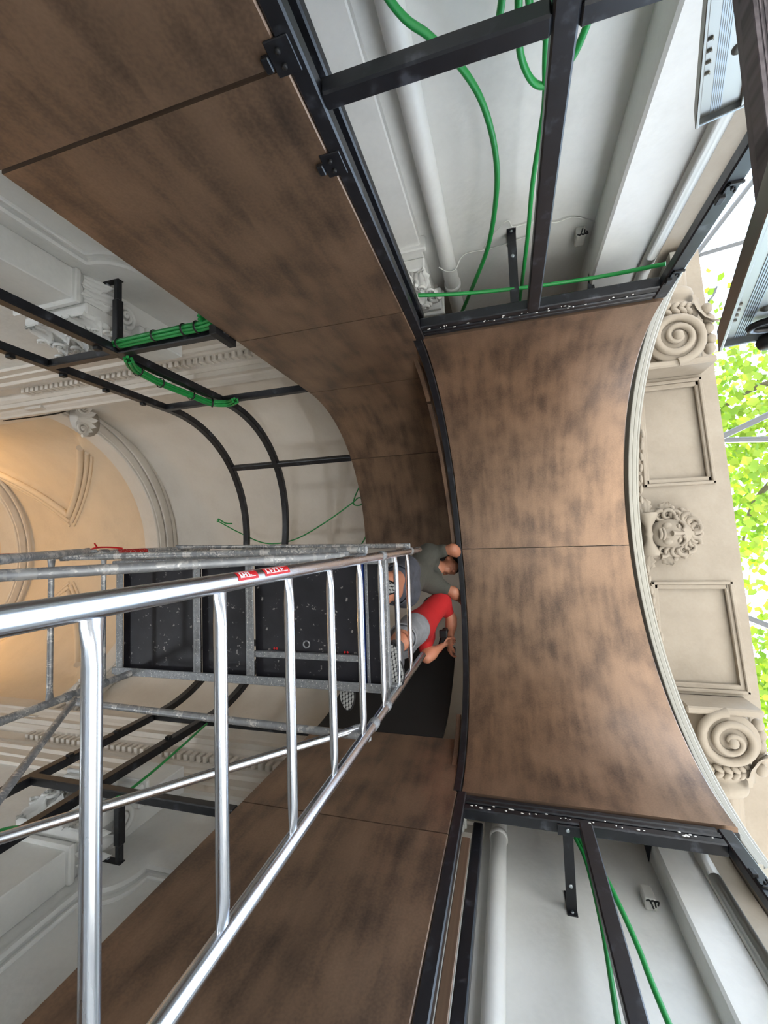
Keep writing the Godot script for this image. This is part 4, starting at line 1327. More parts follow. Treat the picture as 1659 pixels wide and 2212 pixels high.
func cables() -> void:
	var X := -1.6
	cable("thick green conduit bowed in a wide curve behind the upper frame", [R(X, 0.75, -0.42), R(X, 1.158, -0.262), R(X, 1.289, -0.162), R(X, 1.418, -0.072), R(X, 1.571, -0.01), R(X, 1.786, 0.026), R(X, 2.016, 0.024), R(X, 2.371, -0.028), R(X, 2.701, -0.128), R(X, 3.106, -0.264)], 0.0125)
	cable("green conduit running straight along the back of the upper middle post", [R(X, 0.4, 0.2), R(X, 1.334, 0.196), R(X, 1.6, 0.208), R(X, 1.75, 0.202), R(X, 2.013, 0.185), R(X, 2.4, 0.178), R(X, 3.056, 0.153)], 0.011)
	cable("outer green conduit loop hanging at the top behind the upper rail", [R(X, 0.6, 0.11), R(X, 1.0, 0.108), R(X, 1.274, 0.108), R(X, 1.37, 0.11), R(X, 1.45, 0.123), R(X, 1.531, 0.16), R(X, 1.561, 0.206), R(X, 1.523, 0.259), R(X, 1.449, 0.305), R(X, 1.2, 0.36), R(X, 0.7, 0.42)], 0.012)
	cable("inner green conduit loop tucked inside the larger hanging loop", [R(X - 0.03, 0.6, 0.13), R(X - 0.03, 1.1, 0.13), R(X - 0.03, 1.30, 0.14), R(X - 0.03, 1.39, 0.165), R(X - 0.03, 1.43, 0.21), R(X - 0.03, 1.41, 0.27), R(X - 0.03, 1.3, 0.325), R(X - 0.03, 1.0, 0.38)], 0.012)
	cable("short cut end of green conduit at the top edge of the picture", [R(X, 0.9, 0.07), R(X, 1.2, 0.065), R(X, 1.31, 0.05)], 0.012)
	cable("green conduit stretched level above the upper springing rail", [R(-1.45, 2.47, -0.45), R(-1.45, 2.54, -0.191), R(-1.45, 2.605, 0.208), R(-1.45, 2.63, 0.587), R(-1.4, 2.53, 0.87)], 0.011)
	cable("first straight green conduit beside the lower middle post", [R(1.66, 2.62, 0.27), R(1.7, 2.5, 0.305), R(1.7, 2.128, 0.306), R(1.7, 1.735, 0.282), R(1.7, 0.8, 0.22)], 0.0105)
	cable("second green conduit spreading away from the lower middle post", [R(1.66, 2.63, 0.28), R(1.7, 2.45, 0.37), R(1.7, 2.248, 0.405), R(1.7, 2.051, 0.428), R(1.7, 1.777, 0.449), R(1.7, 0.9, 0.55)], 0.0115)
	cable("thin green cable strung along the lower hoop to the bracket", [R(1.56, 1.5, -3.0), R(1.56, 1.80, -2.81), R(1.56, 1.886, -2.638), R(1.56, 2.149, -2.44), R(1.56, 2.468, -2.44), R(1.56, 3.25, -2.60)], 0.009)
	cable("thin loose green cable drooping across the bare hoops", [R(-0.30, 4.9, -3.73), R(-0.286, 4.9, -3.688), R(-0.139, 4.86, -3.37), R(0.015, 4.84, -2.961), R(-0.02, 4.85, -2.566), R(-0.211, 4.9, -2.181), R(-0.43, 4.9, -1.82), R(-0.5, 4.9, -1.72), R(-0.46, 4.9, -1.66), R(-0.41, 4.9, -1.70), R(-0.42, 4.9, -1.78), R(-0.50, 4.92, -1.78), R(-0.66, 4.92, -1.70)], 0.008)
	cable("short green cable tail at the left end of the drooping cable", [R(-0.30, 4.9, -3.70), R(-0.33, 4.9, -3.71), R(-0.27, 4.9, -3.60), R(-0.26, 4.9, -3.5)], 0.009)
	cable("short green cable hanging at the crown beside the bronze edge", [R(-0.1, 4.86, -1.63), R(-0.02, 4.88, -1.64), R(0.09, 4.9, -1.72)], 0.008)
	cable("thin black wire lying on the far cornice at the left edge", [R(-1.6, 3.72, -5.9), R(-1.58, 3.7, -5.3), R(-1.58, 3.7, -5.0), R(-1.59, 3.69, -4.85)], 0.008, "black_wire", M.tie)
	cable("thin white wire tacked across the upper wall", [R(-1.795, 2.66, 0.58), R(-1.785, 2.56, 0.45), R(-1.785, 2.57, 0.35), R(-1.785, 2.52, 0.26), R(-1.785, 2.53, 0.12), R(-1.78, 2.46, 0.08), R(-1.785, 2.58, -0.02), R(-1.785, 2.66, -0.06)], 0.003, "white_wire", M.cord, "wire")
	cable("white wire looped level round the downpipe", [R(-1.785, 2.64, 0.2), R(-1.785, 2.68, 0.0), R(-1.785, 2.685, -0.18), R(-1.69, 2.67, -0.24), R(-1.68, 2.66, -0.29), R(-1.70, 2.63, -0.34)], 0.003, "white_wire", M.cord, "wire")
	# coiled bundles tied to the upper hoop
	for b in [["bundle of green cables tied along the level tie bar", [[2.16, -2.40], [2.15, -2.12], [2.145, -1.859], [2.145, -1.72], [2.13, -1.63]], [0.05, 0.3, 0.52, 0.7]],
			["bundle of green cables tied along the sloping upper hoop", [[2.23, -2.46], [2.37, -2.545], [2.637, -2.585], [2.918, -2.57], [3.16, -2.55], [3.24, -2.42], [3.20, -2.32]], [0.2, 0.36, 0.55, 0.72]]]:
		var t := thing("cable_bundle", b[0], "cable bundle", R(-1.31, b[1][0][0], b[1][0][1]))
		var mid := []
		for q in b[1]: mid.append(R(-1.325 if (b[1] as Array).size() == 5 else -1.245, q[0], q[1] + (0.0 if (b[1] as Array).size() == 5 else 0.08)))
		for k in 6:
			var a := TAU * k / 6.0
			var pts := []
			for q in mid: pts.append(q + Vector3(cos(a) * 0.018, sin(a + 0.6) * 0.016, sin(a) * 0.02))
			var st := mb()
			tube(st, curve(pts, 6), 0.0105, 8)
			obj("strand", st, M.green, t)
		var c := curve(mid, 8)
		for f in b[2]:
			var i := int(f * (c.size() - 2))
			var st := mb()
			lathe(st, [Vector2(0.034, -0.007), Vector2(0.038, -0.005), Vector2(0.038, 0.005), Vector2(0.034, 0.007)], spin(c[i], c[i + 1] - c[i]), 12)
			obj("tie", st, M.tie, t)
		if (b[1] as Array).size() == 5:
			for k in 3:
				var st := mb()
				var ring := []
				for i in 13:
					var a := -0.6 + PI * 1.3 * i / 12.0
					ring.append(R(-1.34 - 0.02 * k, 2.11 + sin(a) * (0.05 + 0.01 * k), -1.66 + cos(a) * 0.05))
				tube(st, ring, 0.0105, 8)
				obj("strand", st, M.green, t)

# ---------------------------------------------------------------- stepladder
func ladder() -> void:
	var up := Vector3(-0.02, 1.0, 0.30).normalized()
	var top := [R(-0.812, 0.955, 0.40), R(-0.357, 0.955, 0.408)]
	var t := thing("stepladder", "aluminium folding stepladder leaning in at the top right, seen from below", "ladder", Vector3(-0.58, 0, 0))
	var fz := Vector3(0, -0.0, 1.0)
	fz = (fz - up * fz.dot(up)).normalized()
	var nx := up.cross(fz).normalized() # across the ladder
	for i in 2:
		var a: Vector3 = top[i]
		var L := 2.46 / up.y
		var b := a - up * L
		var st := mb()
		# stile: web in the plane of up and z, flange along the near edge
		bar(st, b + fz * 0.035, a + fz * 0.035, 0.003, 0.07, nx, 0.0005)
		bar(st, b, a, 0.042, 0.006, nx, 0.002)
		bar(st, b + fz * 0.07, a + fz * 0.07 , 0.026, 0.005, nx, 0.002)
		var s := obj("stile", st, M.ladder, t)
		# ribbed stripe and pressed teeth
		for side in [-1.0, 1.0]:
			st = mb()
			for k in 6:
				var o: Vector3 = fz * (0.022 + 0.003 * k) + nx * side * 0.0022
				bar(st, b + o, a + o - up * 0.004, 0.0014, 0.0016, nx, 0.0003)
			sub("ribbed_stripe", st, M.rib, s)
			for k in 4:
				st = mb()
				box(st, a - up * (0.10 + 0.022 * k) + fz * 0.008 + nx * side * 0.003, Vector3(0.006, 0.006, 0.012), 0.002, Basis(nx, up, nx.cross(up)))
				sub("pressing", st, M.ladder, s)
			for y in [0.12, 0.40]:
				st = mb()
				ball(st, Transform3D(Basis(nx * 0.006, up * 0.012, fz * 0.012), a - up * y + fz * 0.052), 12, 8)
				sub("rivet", st, M.ladder, s)
		# end cap band
		st = mb()
		bar(st, a - up * 0.0 + fz * 0.036, a + up * 0.006 + fz * 0.036, 0.028, 0.076, nx, 0.002)
		obj("cap_edge", st, M.rib, t)
	for k in 8:
		var d := 0.262 + 0.25 * k
		if d > 2.4: break
		var p: Vector3 = top[0] - up * d + fz * 0.073
		var q: Vector3 = top[1] - up * d + fz * 0.073
		var st := mb()
		var dir := (q - p).normalized()
		var prof := []
		for e in [[-0.042, 0.0], [0.045, 0.0], [0.045, 0.025], [-0.042, 0.025]]: prof.append(Vector2(e[0], e[1]))
		sweep(st, prof, [frame_at(p, Vector3.BACK, Vector3.UP), frame_at(q, Vector3.BACK, Vector3.UP)])
		for g in 12:
			bar(st, p + Vector3(0, -0.0002, -0.024 + g * 0.0055), q + Vector3(0, -0.0002, -0.024 + g * 0.0055), 0.001, 0.0024, Vector3.UP, 0.0003)
		bar(st, p + Vector3(0, -0.004, -0.04), q + Vector3(0, -0.004, -0.04), 0.03, 0.006, Vector3.UP, 0.001)
		obj("tread", st, M.tread, t)
	# black plastic hinge and hand loop on the near stile
	var st := mb()
	var h: Vector3 = top[1] - up * 0.085 + fz * 0.062 + nx * 0.018
	var loop := []
	for i in 15:
		var a := TAU * i / 14.0
		loop.append(h + fz * cos(a) * 0.03 + up * sin(a) * 0.022)
	tube(st, loop, 0.006, 8)
	lathe(st, [Vector2(0.0, 0.01), Vector2(0.024, 0.01), Vector2(0.028, 0.0), Vector2(0.024, -0.01), Vector2(0, -0.01)], spin(h + up * 0.09 + fz * 0.018, nx), 18)
	bar(st, h + up * 0.07 + fz * 0.03, h + up * 0.03 + fz * 0.09, 0.016, 0.02, nx, 0.004)
	obj("hinge", st, M.plastic, t)
	# rear legs
	for i in 2:
		st = mb()
		var a: Vector3 = top[i] - up * 0.03 + fz * 0.11 + Vector3(0, 0, 0.0)
		var foot := Vector3(a.x, 0.0, a.z + 0.75)
		bar(st, a, foot, 0.02, 0.035, Vector3.RIGHT, 0.004)
		obj("rear_leg", st, M.ladder, t)
# ---------------------------------------------------------------- people
# bones: [a, b, ra, rb]; tapered capsules joined by a smooth minimum, meshed as surface nets into st
func flesh(st: SurfaceTool, bones: Array, cell: float, k := 0.03) -> void:
	var lo := Vector3.ONE * 1e9
	var hi := -lo
	for b in bones:
		var m: float = maxf(b[2], b[3]) + cell * 3.0
		lo = lo.min((b[0] as Vector3).min(b[1]) - Vector3.ONE * m)
		hi = hi.max((b[0] as Vector3).max(b[1]) + Vector3.ONE * m)
	var n := Vector3i(((hi - lo) / cell).ceil()) + Vector3i.ONE
	var f := PackedFloat32Array()
	f.resize(n.x * n.y * n.z)
	f.fill(0.25)
	for b in bones:
		var a: Vector3 = b[0]
		var c: Vector3 = b[1]
		var ra: float = b[2]
		var rb: float = b[3]
		var m := maxf(ra, rb) + maxf(k, cell) * 2.0
		var i0 := Vector3i(((a.min(c) - Vector3.ONE * m - lo) / cell).floor()).clamp(Vector3i.ZERO, n - Vector3i.ONE)
		var i1 := Vector3i(((a.max(c) + Vector3.ONE * m - lo) / cell).ceil()).clamp(Vector3i.ZERO, n - Vector3i.ONE)
		var ac := c - a
		var il := 1.0 / maxf(ac.length_squared(), 1e-9)
		for z in range(i0.z, i1.z + 1):
			for y in range(i0.y, i1.y + 1):
				var row := (z * n.y + y) * n.x
				for x in range(i0.x, i1.x + 1):
					var p := lo + Vector3(x, y, z) * cell
					var t := clampf((p - a).dot(ac) * il, 0.0, 1.0)
					var d := p.distance_to(a + ac * t) - (ra + (rb - ra) * t)
					var o := f[row + x]
					var h := maxf(k - absf(d - o), 0.0) / k
					f[row + x] = minf(d, o) - h * h * k * 0.25
	var at := {}
	var verts := []
	var nx := n.x
	var nxy := n.x * n.y
	var off := [0, 1, nx, nx + 1, nxy, nxy + 1, nxy + nx, nxy + nx + 1]
	var cp := [Vector3(0, 0, 0), Vector3(1, 0, 0), Vector3(0, 1, 0), Vector3(1, 1, 0), Vector3(0, 0, 1), Vector3(1, 0, 1), Vector3(0, 1, 1), Vector3(1, 1, 1)]
	var ed := [[0, 1], [2, 3], [4, 5], [6, 7], [0, 2], [1, 3], [4, 6], [5, 7], [0, 4], [1, 5], [2, 6], [3, 7]]
	for z in n.z - 1:
		for y in n.y - 1:
			for x in n.x - 1:
				var i := z * nxy + y * nx + x
				if f[i] > cell * 3.0: continue
				var mask := 0
				for c in 8:
					if f[i + off[c]] < 0.0: mask |= 1 << c
				if mask == 0 or mask == 255: continue
				var s := Vector3.ZERO
				var cnt := 0
				for e in ed:
					var va := f[i + off[e[0]]]
					var vb := f[i + off[e[1]]]
					if (va < 0.0) != (vb < 0.0):
						s += (cp[e[0]] as Vector3).lerp(cp[e[1]], va / (va - vb))
						cnt += 1
				at[i] = verts.size()
				verts.append(lo + (Vector3(x, y, z) + s / cnt) * cell)
	st.set_smooth_group(0)
	for i in at:
		for ax in 3:
			var step: int = [1, nx, nxy][ax]
			if i + step >= f.size() or (f[i] < 0.0) == (f[i + step] < 0.0): continue
			var u: int = [nx, nxy, 1][ax]
			var v: int = [nxy, 1, nx][ax]
			if not (at.has(i - u) and at.has(i - v) and at.has(i - u - v)): continue
			var q := [verts[at[i]], verts[at[i - u]], verts[at[i - u - v]], verts[at[i - v]]]
			if f[i] < 0.0: q.reverse()
			tri(st, q[0], q[1], q[2]); tri(st, q[0], q[2], q[3])

func hand_bones(w: Vector3, dir: Vector3, palm: Vector3, curl: float, side: float) -> Array:
	# w wrist, dir towards the fingers, palm normal, five unequal fingers each with a knuckle bend
	var x := dir.cross(palm).normalized() * side
	var out := [[w, w + dir * 0.045, 0.024, 0.026], [w + dir * 0.05 - x * 0.02, w + dir * 0.085 - x * 0.025, 0.018, 0.015], [w + dir * 0.05 + x * 0.02, w + dir * 0.085 + x * 0.025, 0.018, 0.015], [w + dir * 0.085 - x * 0.022, w + dir * 0.085 + x * 0.022, 0.014, 0.014]]
	var len := [0.072, 0.08, 0.075, 0.06]
	for i in 4:
		var b := w + dir * 0.09 + x * (i - 1.5) * 0.019
		var l: float = len[i]
		var d1 := (dir * cos(curl * 0.6) + palm * sin(curl * 0.6) + x * (i - 1.5) * 0.06).normalized()
		var d2 := (dir * cos(curl * 1.5) + palm * sin(curl * 1.5)).normalized()
		var d3 := (dir * cos(curl * 2.2) + palm * sin(curl * 2.2)).normalized()
		var p1 := b + d1 * l * 0.45
		var p2 := p1 + d2 * l * 0.32
		out.append([b, p1, 0.0095, 0.009]); out.append([p1, p2, 0.009, 0.0085]); out.append([p2, p2 + d3 * l * 0.23, 0.0085, 0.0075])
	var tb := w + dir * 0.03 - x * 0.026
	var t1 := tb + (dir * 0.7 - x * 0.6 + palm * 0.3).normalized() * 0.04
	out.append([tb, t1, 0.014, 0.011]); out.append([t1, t1 + (dir * 0.9 + palm * 0.5 + x * 0.1).normalized() * 0.03, 0.0105, 0.009])
	return out

func shoe(t: Node3D, heel: Vector3, dir: Vector3) -> void:
	# heel = middle of the heel on the deck; dir = toe direction, level
	var sd := Vector3.UP.cross(dir).normalized()
	var out := []
	for i in 28:
		var a := TAU * i / 28.0
		var l := 0.14 + cos(a) * 0.142
		var w := 0.046 + 0.010 * smoothstep(0.1, 0.2, l) - 0.004 * smoothstep(0.05, 0.13, l) * (1.0 - smoothstep(0.13, 0.19, l))
		out.append(Vector2(l, sin(a) * w))
	var P := func(q: Vector2, y: float) -> Vector3: return heel + dir * q.x + sd * q.y + Vector3.UP * y
	var st := mb()
	var fr := []
	for e in [[0.004, 0.97], [0.012, 1.02], [0.022, 1.03], [0.03, 0.99]]:
		fr.append([e[0], e[1]])
	for i in 3:
		for j in 28:
			var q := []
			for e in [[i, j], [i, j + 1], [i + 1, j + 1], [i + 1, j]]:
				var o: Vector2 = out[e[1] % 28]
				q.append(P.call((o - Vector2(0.14, 0)) * fr[e[0]][1] + Vector2(0.14, 0), fr[e[0]][0]))
			poly(st, q, heel + dir * 0.14 + Vector3.UP * 0.015)
	for e in [0, 3]:
		var q := []
		for o in out: q.append(P.call((o - Vector2(0.14, 0)) * fr[e][1] + Vector2(0.14, 0), fr[e][0]))
		poly(st, q, heel + dir * 0.14 + Vector3.UP * 0.015)
	obj("sole", st, M.groove, t)
	# tread blocks
	st = mb()
	var po := PackedVector2Array()
	for o in out: po.append((o - Vector2(0.14, 0)) * 0.93 + Vector2(0.14, 0))
	for i in 12:
		for j in range(-3, 4):
			var cx := 0.012 + i * 0.025 + (j % 2) * 0.012
			var cy := j * 0.021
			var cell := PackedVector2Array([Vector2(cx - 0.011, cy - 0.0095), Vector2(cx + 0.011, cy - 0.005), Vector2(cx + 0.011, cy + 0.0095), Vector2(cx - 0.011, cy + 0.005)])
			for piece in Geometry2D.intersect_polygons(cell, po):
				var pts := []
				var c := Vector2.ZERO
				for v in piece: c += v
				c /= piece.size()
				var cc: Vector3 = P.call(c, 0.003)
				for v in piece: pts.append(P.call(v, 0.0))
				poly(st, pts, cc)
				for a in piece.size():
					var v0: Vector2 = piece[a]
					var v1: Vector2 = piece[(a + 1) % piece.size()]
					poly(st, [P.call(v0, 0.0), P.call(v1, 0.0), P.call(v1, 0.006), P.call(v0, 0.006)], cc)
	obj("tread_blocks", st, M.sole, t)
	st = mb()
	var b := heel + Vector3.UP * 0.05
	flesh(st, [[b + dir * 0.035, b + dir * 0.12 + Vector3.UP * 0.005, 0.042, 0.045], [b + dir * 0.12, b + dir * 0.225 - Vector3.UP * 0.008, 0.045, 0.036], [b + dir * 0.04, b + dir * 0.05 + Vector3.UP * 0.06, 0.042, 0.05]], 0.01)
	obj("upper", st, M.shoe, t)

func person(label: String, j: Dictionary, shirt: Material, shorts: Material, skin: Material) -> void:
	var t := thing("person", label, "person", Vector3((j.la.x + j.ra.x) * 0.5, 2.657 + H, (j.la.z + j.ra.z) * 0.5))
	var st := mb()
	var B := []
	for s in ["l", "r"]:
		B.append([j[s + "h"], j[s + "k"], 0.082, 0.058])
		B.append([j[s + "k"], (j[s + "k"] as Vector3).lerp(j[s + "a"], 0.35), 0.056, 0.058])
		B.append([(j[s + "k"] as Vector3).lerp(j[s + "a"], 0.35), j[s + "a"], 0.058, 0.038])
		B.append([j[s + "s"], j[s + "e"], 0.05, 0.04])
		B.append([j[s + "e"], (j[s + "e"] as Vector3).lerp(j[s + "w"], 0.3), 0.04, 0.042])
		B.append([(j[s + "e"] as Vector3).lerp(j[s + "w"], 0.3), j[s + "w"], 0.042, 0.027])
		B.append([j[s + "s"], j.neck, 0.055, 0.05])
		B.append([j[s + "h"], j.waist, 0.10, 0.10])
		B.append([j.waist, j[s + "s"], 0.10, 0.09])
	B.append([j.neck, j.head, 0.052, 0.055])
	flesh(st, B, 0.016, 0.05)
	# head with face on its own finer grid
	var f: Vector3 = j.face
	var u: Vector3 = (j.head - j.neck).normalized()
	f = (f - u * f.dot(u)).normalized()
	var sd := u.cross(f).normalized()
	var hd: Vector3 = j.head
	flesh(st, [[hd + u * 0.03 - f * 0.015, hd + u * 0.03 + f * 0.015, 0.088, 0.082], [hd - u * 0.055 + f * 0.03, hd + u * 0.0 + f * 0.03, 0.05, 0.07], [hd - u * 0.075 + f * 0.055, hd - u * 0.07 + f * 0.05, 0.025, 0.03],
		[hd + u * 0.015 + f * 0.095, hd - u * 0.022 + f * 0.112, 0.01, 0.015], [hd - sd * 0.085 + u * 0.02, hd - sd * 0.09 - u * 0.02, 0.016, 0.012], [hd + sd * 0.085 + u * 0.02, hd + sd * 0.09 - u * 0.02, 0.016, 0.012],
		[hd - sd * 0.02 - u * 0.055 + f * 0.085, hd + sd * 0.02 - u * 0.055 + f * 0.085, 0.01, 0.01], [hd - sd * 0.05 + u * 0.03 + f * 0.078, hd + sd * 0.05 + u * 0.03 + f * 0.078, 0.012, 0.012], [hd - u * 0.13, hd - u * 0.03, 0.05, 0.05]], 0.007, 0.02)
	for s in ["l", "r"]:
		var w: Vector3 = j[s + "w"]
		var d: Vector3 = (w - j[s + "e"]).normalized()
		var pn: Vector3 = j[s + "p"]
		pn = (pn - d * pn.dot(d)).normalized()
		flesh(st, hand_bones(w, d, pn, 0.75, 1.0 if s == "l" else -1.0), 0.006, 0.008)
	obj("body", st, skin, t)
	st = mb()
	for s in [-1.0, 1.0]:
		ball(st, Transform3D(Basis.IDENTITY.scaled(Vector3.ONE * 0.012), hd + sd * s * 0.032 + u * 0.012 + f * 0.082), 10, 8)
	obj("eyes", st, M.eye, t)
	st = mb()
	flesh(st, [[hd + u * 0.05 - f * 0.03, hd + u * 0.055 + f * 0.012, 0.09, 0.086], [hd - u * 0.01 - f * 0.05, hd + u * 0.04 - f * 0.04, 0.072, 0.086]], 0.008, 0.03)
	obj("hair", st, M.hair, t)
	# clothes
	st = mb()
	B = []
	for s in ["l", "r"]:
		var kn: Vector3 = (j[s + "h"] as Vector3).lerp(j[s + "k"], 0.8)
		B.append([j[s + "h"], kn, 0.115, 0.098])
		B.append([j[s + "h"], (j.waist as Vector3).lerp(j[s + "h"], 0.45), 0.122, 0.115])
	B.append([j.lh, j.rh, 0.115, 0.115])
	flesh(st, B, 0.014, 0.04)
	obj("shorts", st, shorts, t)
	for s in ["l", "r"]:
		st = mb()
		var k0: Vector3 = j[s + "h"]
		var k1: Vector3 = j[s + "k"]
		var d := (k1 - k0).normalized()
		lathe(st, [Vector2(0.098, -0.012), Vector2(0.108, -0.012), Vector2(0.109, 0.012), Vector2(0.10, 0.014)], spin(k0.lerp(k1, 0.88), d), 20)
		obj("hem", st, shorts, t)
	st = mb()
	B = []
	for s in ["l", "r"]:
		B.append([(j[s + "h"] as Vector3).lerp(j.waist, 0.4), j.waist, 0.124, 0.118])
		B.append([j.waist, j[s + "s"], 0.122, 0.10])
		B.append([j[s + "s"], (j[s + "s"] as Vector3).lerp(j[s + "e"], 0.62), 0.068, 0.06])
		B.append([j[s + "s"], (j.neck as Vector3).lerp(j[s + "s"], 0.3), 0.068, 0.06])
	flesh(st, B, 0.014, 0.045)
	obj("shirt", st, shirt, t)
	for s in ["l", "r"]:
		var d: Vector3 = j[s + "d"]
		shoe(t, Vector3(j[s + "a"].x, 2.655 + H, j[s + "a"].z) - d * 0.05, d)

func people() -> void:
	var y0 := 2.655
	# worker in red: feet near the deck edge, toes over it, leaning towards the arch
	person("person in red T-shirt and grey denim shorts standing on the scaffold deck, arm raised", {
		la = R(0.875, y0 + 0.085, -1.055), ra = R(0.715, y0 + 0.085, -0.735), ld = Vector3(1, 0, 0.02), rd = Vector3(0.99, 0, 0.12).normalized(),
		lk = R(0.85, 3.16, -0.95), rk = R(0.75, 3.15, -0.80), lh = R(0.87, 3.52, -0.90), rh = R(0.76, 3.54, -0.79),
		waist = R(0.78, 3.78, -0.79), ls = R(0.93, 4.02, -0.80), rs = R(0.61, 4.06, -0.64), neck = R(0.73, 4.14, -0.72), head = R(0.71, 4.27, -0.73), face = Vector3(0.3, 0.1, 1),
		le = R(1.06, 3.80, -0.74), re = R(0.77, 4.09, -0.55), lw = R(1.0, 3.99, -0.63), rw = R(0.99, 4.10, -0.57), lp = Vector3(0, 0.4, 1), rp = Vector3(0, 0.5, 1)}, M.red, M.denim, M.skin)
	person("person in dark olive top and dark denim shorts bending towards the arch crown", {
		la = R(0.47, y0 + 0.085, -1.0), ra = R(0.30, y0 + 0.085, -0.92), ld = Vector3(0.5, 0, 0.85).normalized(), rd = Vector3(0.1, 0, 1).normalized(),
		lk = R(0.40, 3.15, -0.845), rk = R(0.31, 3.16, -0.83), lh = R(0.45, 3.50, -0.85), rh = R(0.27, 3.52, -0.85),
		waist = R(0.33, 3.80, -0.83), ls = R(0.44, 4.04, -0.70), rs = R(0.16, 4.06, -0.74), neck = R(0.30, 4.15, -0.68), head = R(0.29, 4.26, -0.59), face = Vector3(0.3, 0.0, 1),
		le = R(0.52, 4.06, -0.52), re = R(0.12, 4.02, -0.50), lw = R(0.62, 4.2, -0.47), rw = R(0.20, 4.17, -0.46), lp = Vector3(0, 0.4, 1), rp = Vector3(0, 0.5, 1)}, M.olive, M.darkdenim, M.skin_dark)
	# tool in the raised hand of the worker in red
	var t := thing("cordless_tool", "black cordless tool held by the worker in red", "power tool", R(0.90, 4.05, -0.60))
	var st := mb()
	box(st, R(0.93, 4.02, -0.62), Vector3(0.17, 0.06, 0.055), 0.012, Basis(Vector3.UP, 0.3))
	obj("housing", st, M.plastic, t)
	st = mb()
	box(st, R(0.87, 3.95, -0.60), Vector3(0.04, 0.12, 0.035), 0.01)
	box(st, R(0.87, 3.89, -0.60), Vector3(0.07, 0.035, 0.07), 0.008)
	obj("grip", st, M.plastic, t)
	st = mb()
	lathe(st, [Vector2(0.0, 0.05), Vector2(0.012, 0.05), Vector2(0.02, 0.0), Vector2(0.024, -0.02)], spin(R(1.02, 4.02, -0.645), Vector3(1, 0, -0.3)), 14)
	obj("chuck", st, M.sticker, t)

# ---------------------------------------------------------------- outside
func leaf_mesh() -> ArrayMesh:
	var st := mb()
	var out := []
	for k in 15:
		var a := TAU * k / 15.0
		var r := 0.5 + 0.5 * pow(absf(cos(a * 2.5)), 0.8)
		r *= 0.75 + 0.25 * cos(a)
		out.append(Vector3(sin(a) * r, 0.12 * r * r, cos(a) * r))
	st.set_smooth_group(0)
	for k in 15:
		tri(st, Vector3(0, 0, 0), out[k], out[(k + 1) % 15])
	st.generate_normals()
	return st.commit()

func tree(label: String, base: Vector3, clumps: Array, seed_n: int, boughs: Array) -> void:
	rng.seed = seed_n
	var t := thing("plane_tree", label, "tree", base)
	var st := mb()
	tube(st, curve(boughs[0], 6), 0.2, 12, [])
	obj("trunk", st, M.bark, t)
	for i in range(1, boughs.size()):
		st = mb()
		var c := curve(boughs[i], 6)
		var rad := []
		for k in c.size(): rad.append(lerpf(0.09, 0.02, float(k) / (c.size() - 1)))
		tube(st, c, 0.05, 8, rad)
		obj("branch", st, M.bark, t)
	var mm := MultiMesh.new()
	mm.transform_format = MultiMesh.TRANSFORM_3D
	mm.use_colors = true
	mm.mesh = leaf_mesh()
	var xf := []
	for c in clumps:
		for k in int(c[2]):
			var p := Vector3(rng.randfn(), rng.randfn(), rng.randfn()) * 0.5
			if p.length() > 1.3: p *= 1.3 / p.length()
			xf.append(Vector3(c[0]) + p * Vector3(c[1]))
	mm.instance_count = xf.size()
	for i in xf.size():
		var s := rng.randf_range(0.055, 0.115)
		var b := Basis.from_euler(Vector3(rng.randf_range(-0.9, 0.9), rng.randf() * TAU, rng.randf_range(-0.9, 0.9))).scaled(Vector3.ONE * s)
		mm.set_instance_transform(i, Transform3D(b, (xf[i] as Vector3) - base))
		var g := rng.randf()
		mm.set_instance_color(i, Color(lerpf(0.16, 0.36, g), lerpf(0.30, 0.46, g), lerpf(0.03, 0.06, g)))
	var o := MultiMeshInstance3D.new()
	o.name = "foliage"
	o.multimesh = mm
	o.material_override = M.leaf
	o.set_meta("kind", "stuff")
	t.add_child(o)

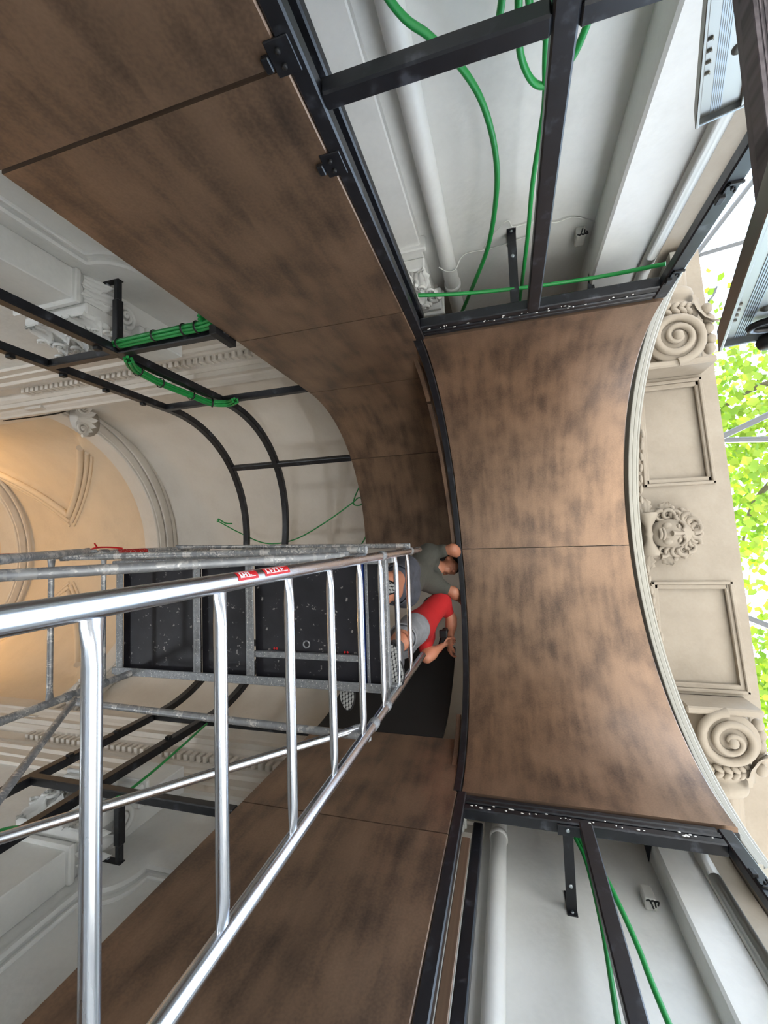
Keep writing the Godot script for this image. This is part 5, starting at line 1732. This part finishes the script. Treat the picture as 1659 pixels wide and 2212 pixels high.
func outside() -> void:
	var st := mb()
	box2(st, Vector3(-40, -0.22, 1.3), Vector3(40, -0.02, 60), 0)
	struct("floor_street", st, M.paving, "pale paved street outside the entrance", "ground")
	st = mb()
	prism(st, [Vector2(-12, 1.22), Vector2(12, 1.25), Vector2(12, 1.05), Vector2(-12, 1.0)], 5.3 + H, 14.0)
	box2(st, Vector3(-12, 0, 0.95), Vector3(-2.9, 5.3 + H, 1.2), 0)
	box2(st, Vector3(3.15, 0, 0.95), Vector3(12, 5.3 + H, 1.2), 0)
	struct("wall_street", st, M.stone, "cream street facade rising above the porch", "wall")
	st = mb()
	box2(st, Vector3(-45, -0.02, 17), Vector3(45, 15, 18), 0)
	struct("wall_opposite", st, M.opposite, "grey-brown house fronts across the street, outside the picture", "wall")
	tree("leafy green tree with yellowish leaves seen past the porch edge, upper right", Vector3(-2.2, 0, 7.0), [
		[Vector3(-2.3, 10.6, 4.1), Vector3(1.5, 1.4, 0.9), 560], [Vector3(-1.2, 10.9, 4.3), Vector3(1.2, 1.5, 0.9), 560], [Vector3(0.1, 10.7, 4.35), Vector3(1.0, 1.4, 0.9), 420], [Vector3(-2.6, 11.6, 5.4), Vector3(2.6, 2.2, 1.8), 800], [Vector3(-0.4, 12.0, 6.0), Vector3(2.4, 2.2, 1.8), 650]], 5,
		[[Vector3(-2.2, -0.02, 7.0), Vector3(-2.1, 3.5, 6.9), Vector3(-2.3, 7.5, 6.4), Vector3(-2.0, 11.0, 5.6)], [Vector3(-2.2, 8.0, 6.3), Vector3(-1.5, 9.8, 5.2), Vector3(-0.6, 10.8, 4.4), Vector3(0.4, 11.2, 4.2)], [Vector3(-2.2, 8.6, 6.2), Vector3(-2.5, 10.0, 5.0), Vector3(-2.4, 10.8, 4.2), Vector3(-2.0, 11.2, 3.9)], [Vector3(-2.1, 9.0, 6.1), Vector3(-0.9, 10.6, 5.0), Vector3(0.0, 10.9, 4.5)]])
	tree("sparser leafy tree seen past the porch edge, lower right", Vector3(5.2, 0, 7.5), [
		[Vector3(2.3, 10.4, 4.3), Vector3(0.8, 1.2, 0.7), 330], [Vector3(3.3, 10.6, 4.5), Vector3(1.0, 1.3, 0.8), 520], [Vector3(4.3, 10.4, 4.6), Vector3(1.0, 1.3, 0.8), 420], [Vector3(4.4, 11.8, 5.8), Vector3(2.0, 2.0, 1.6), 800]], 9,
		[[Vector3(5.2, -0.02, 7.5), Vector3(5.1, 4.0, 7.3), Vector3(4.8, 8.0, 6.6), Vector3(4.6, 11.0, 6.0)], [Vector3(4.9, 7.5, 6.7), Vector3(4.2, 9.5, 5.4), Vector3(3.2, 10.6, 4.6), Vector3(2.4, 10.9, 4.3)], [Vector3(4.8, 8.2, 6.5), Vector3(4.6, 10.0, 5.2), Vector3(4.3, 10.8, 4.7)]])
	# scaffold poles standing out over the porch
	for e in [[R(-0.90, 5.15, 2.10), R(-1.35, 5.2, 3.1), 0.03, "thick grey scaffold pole poking out past the soffit edge into the leaves"],
			[R(-0.93, 5.35, 2.15), R(-0.85, 5.35, 3.3), 0.03, "grey scaffold pole crossing under the thicker one by the leaves"],
			[R(0.85, 5.2, 2.12), R(1.25, 5.2, 3.0), 0.028, "grey scaffold pole end at the right edge beyond the mask"],
			[R(-2.75, 5.0, 1.95), R(-3.75, 5.4, 2.75), 0.025, "long grey pole running beside the outer black post"],
			[R(-2.9, 5.2, 2.10), R(-2.99, 5.2, 2.75), 0.024, "short level grey pole against the white sky by the ladder"]]:
		st = mb()
		tube(st, [e[0], e[1]], e[2], 12)
		meta(obj("scaffold_pole", st, M.galv), e[3], "pole")
	cable("bent grey rod sticking out of the column capital into the sky", [R(-1.93, 4.2, 1.74), R(-2.0, 4.25, 1.80), R(-2.09, 4.3, 1.85)], 0.009, "bent_rod", M.galv, "rod")
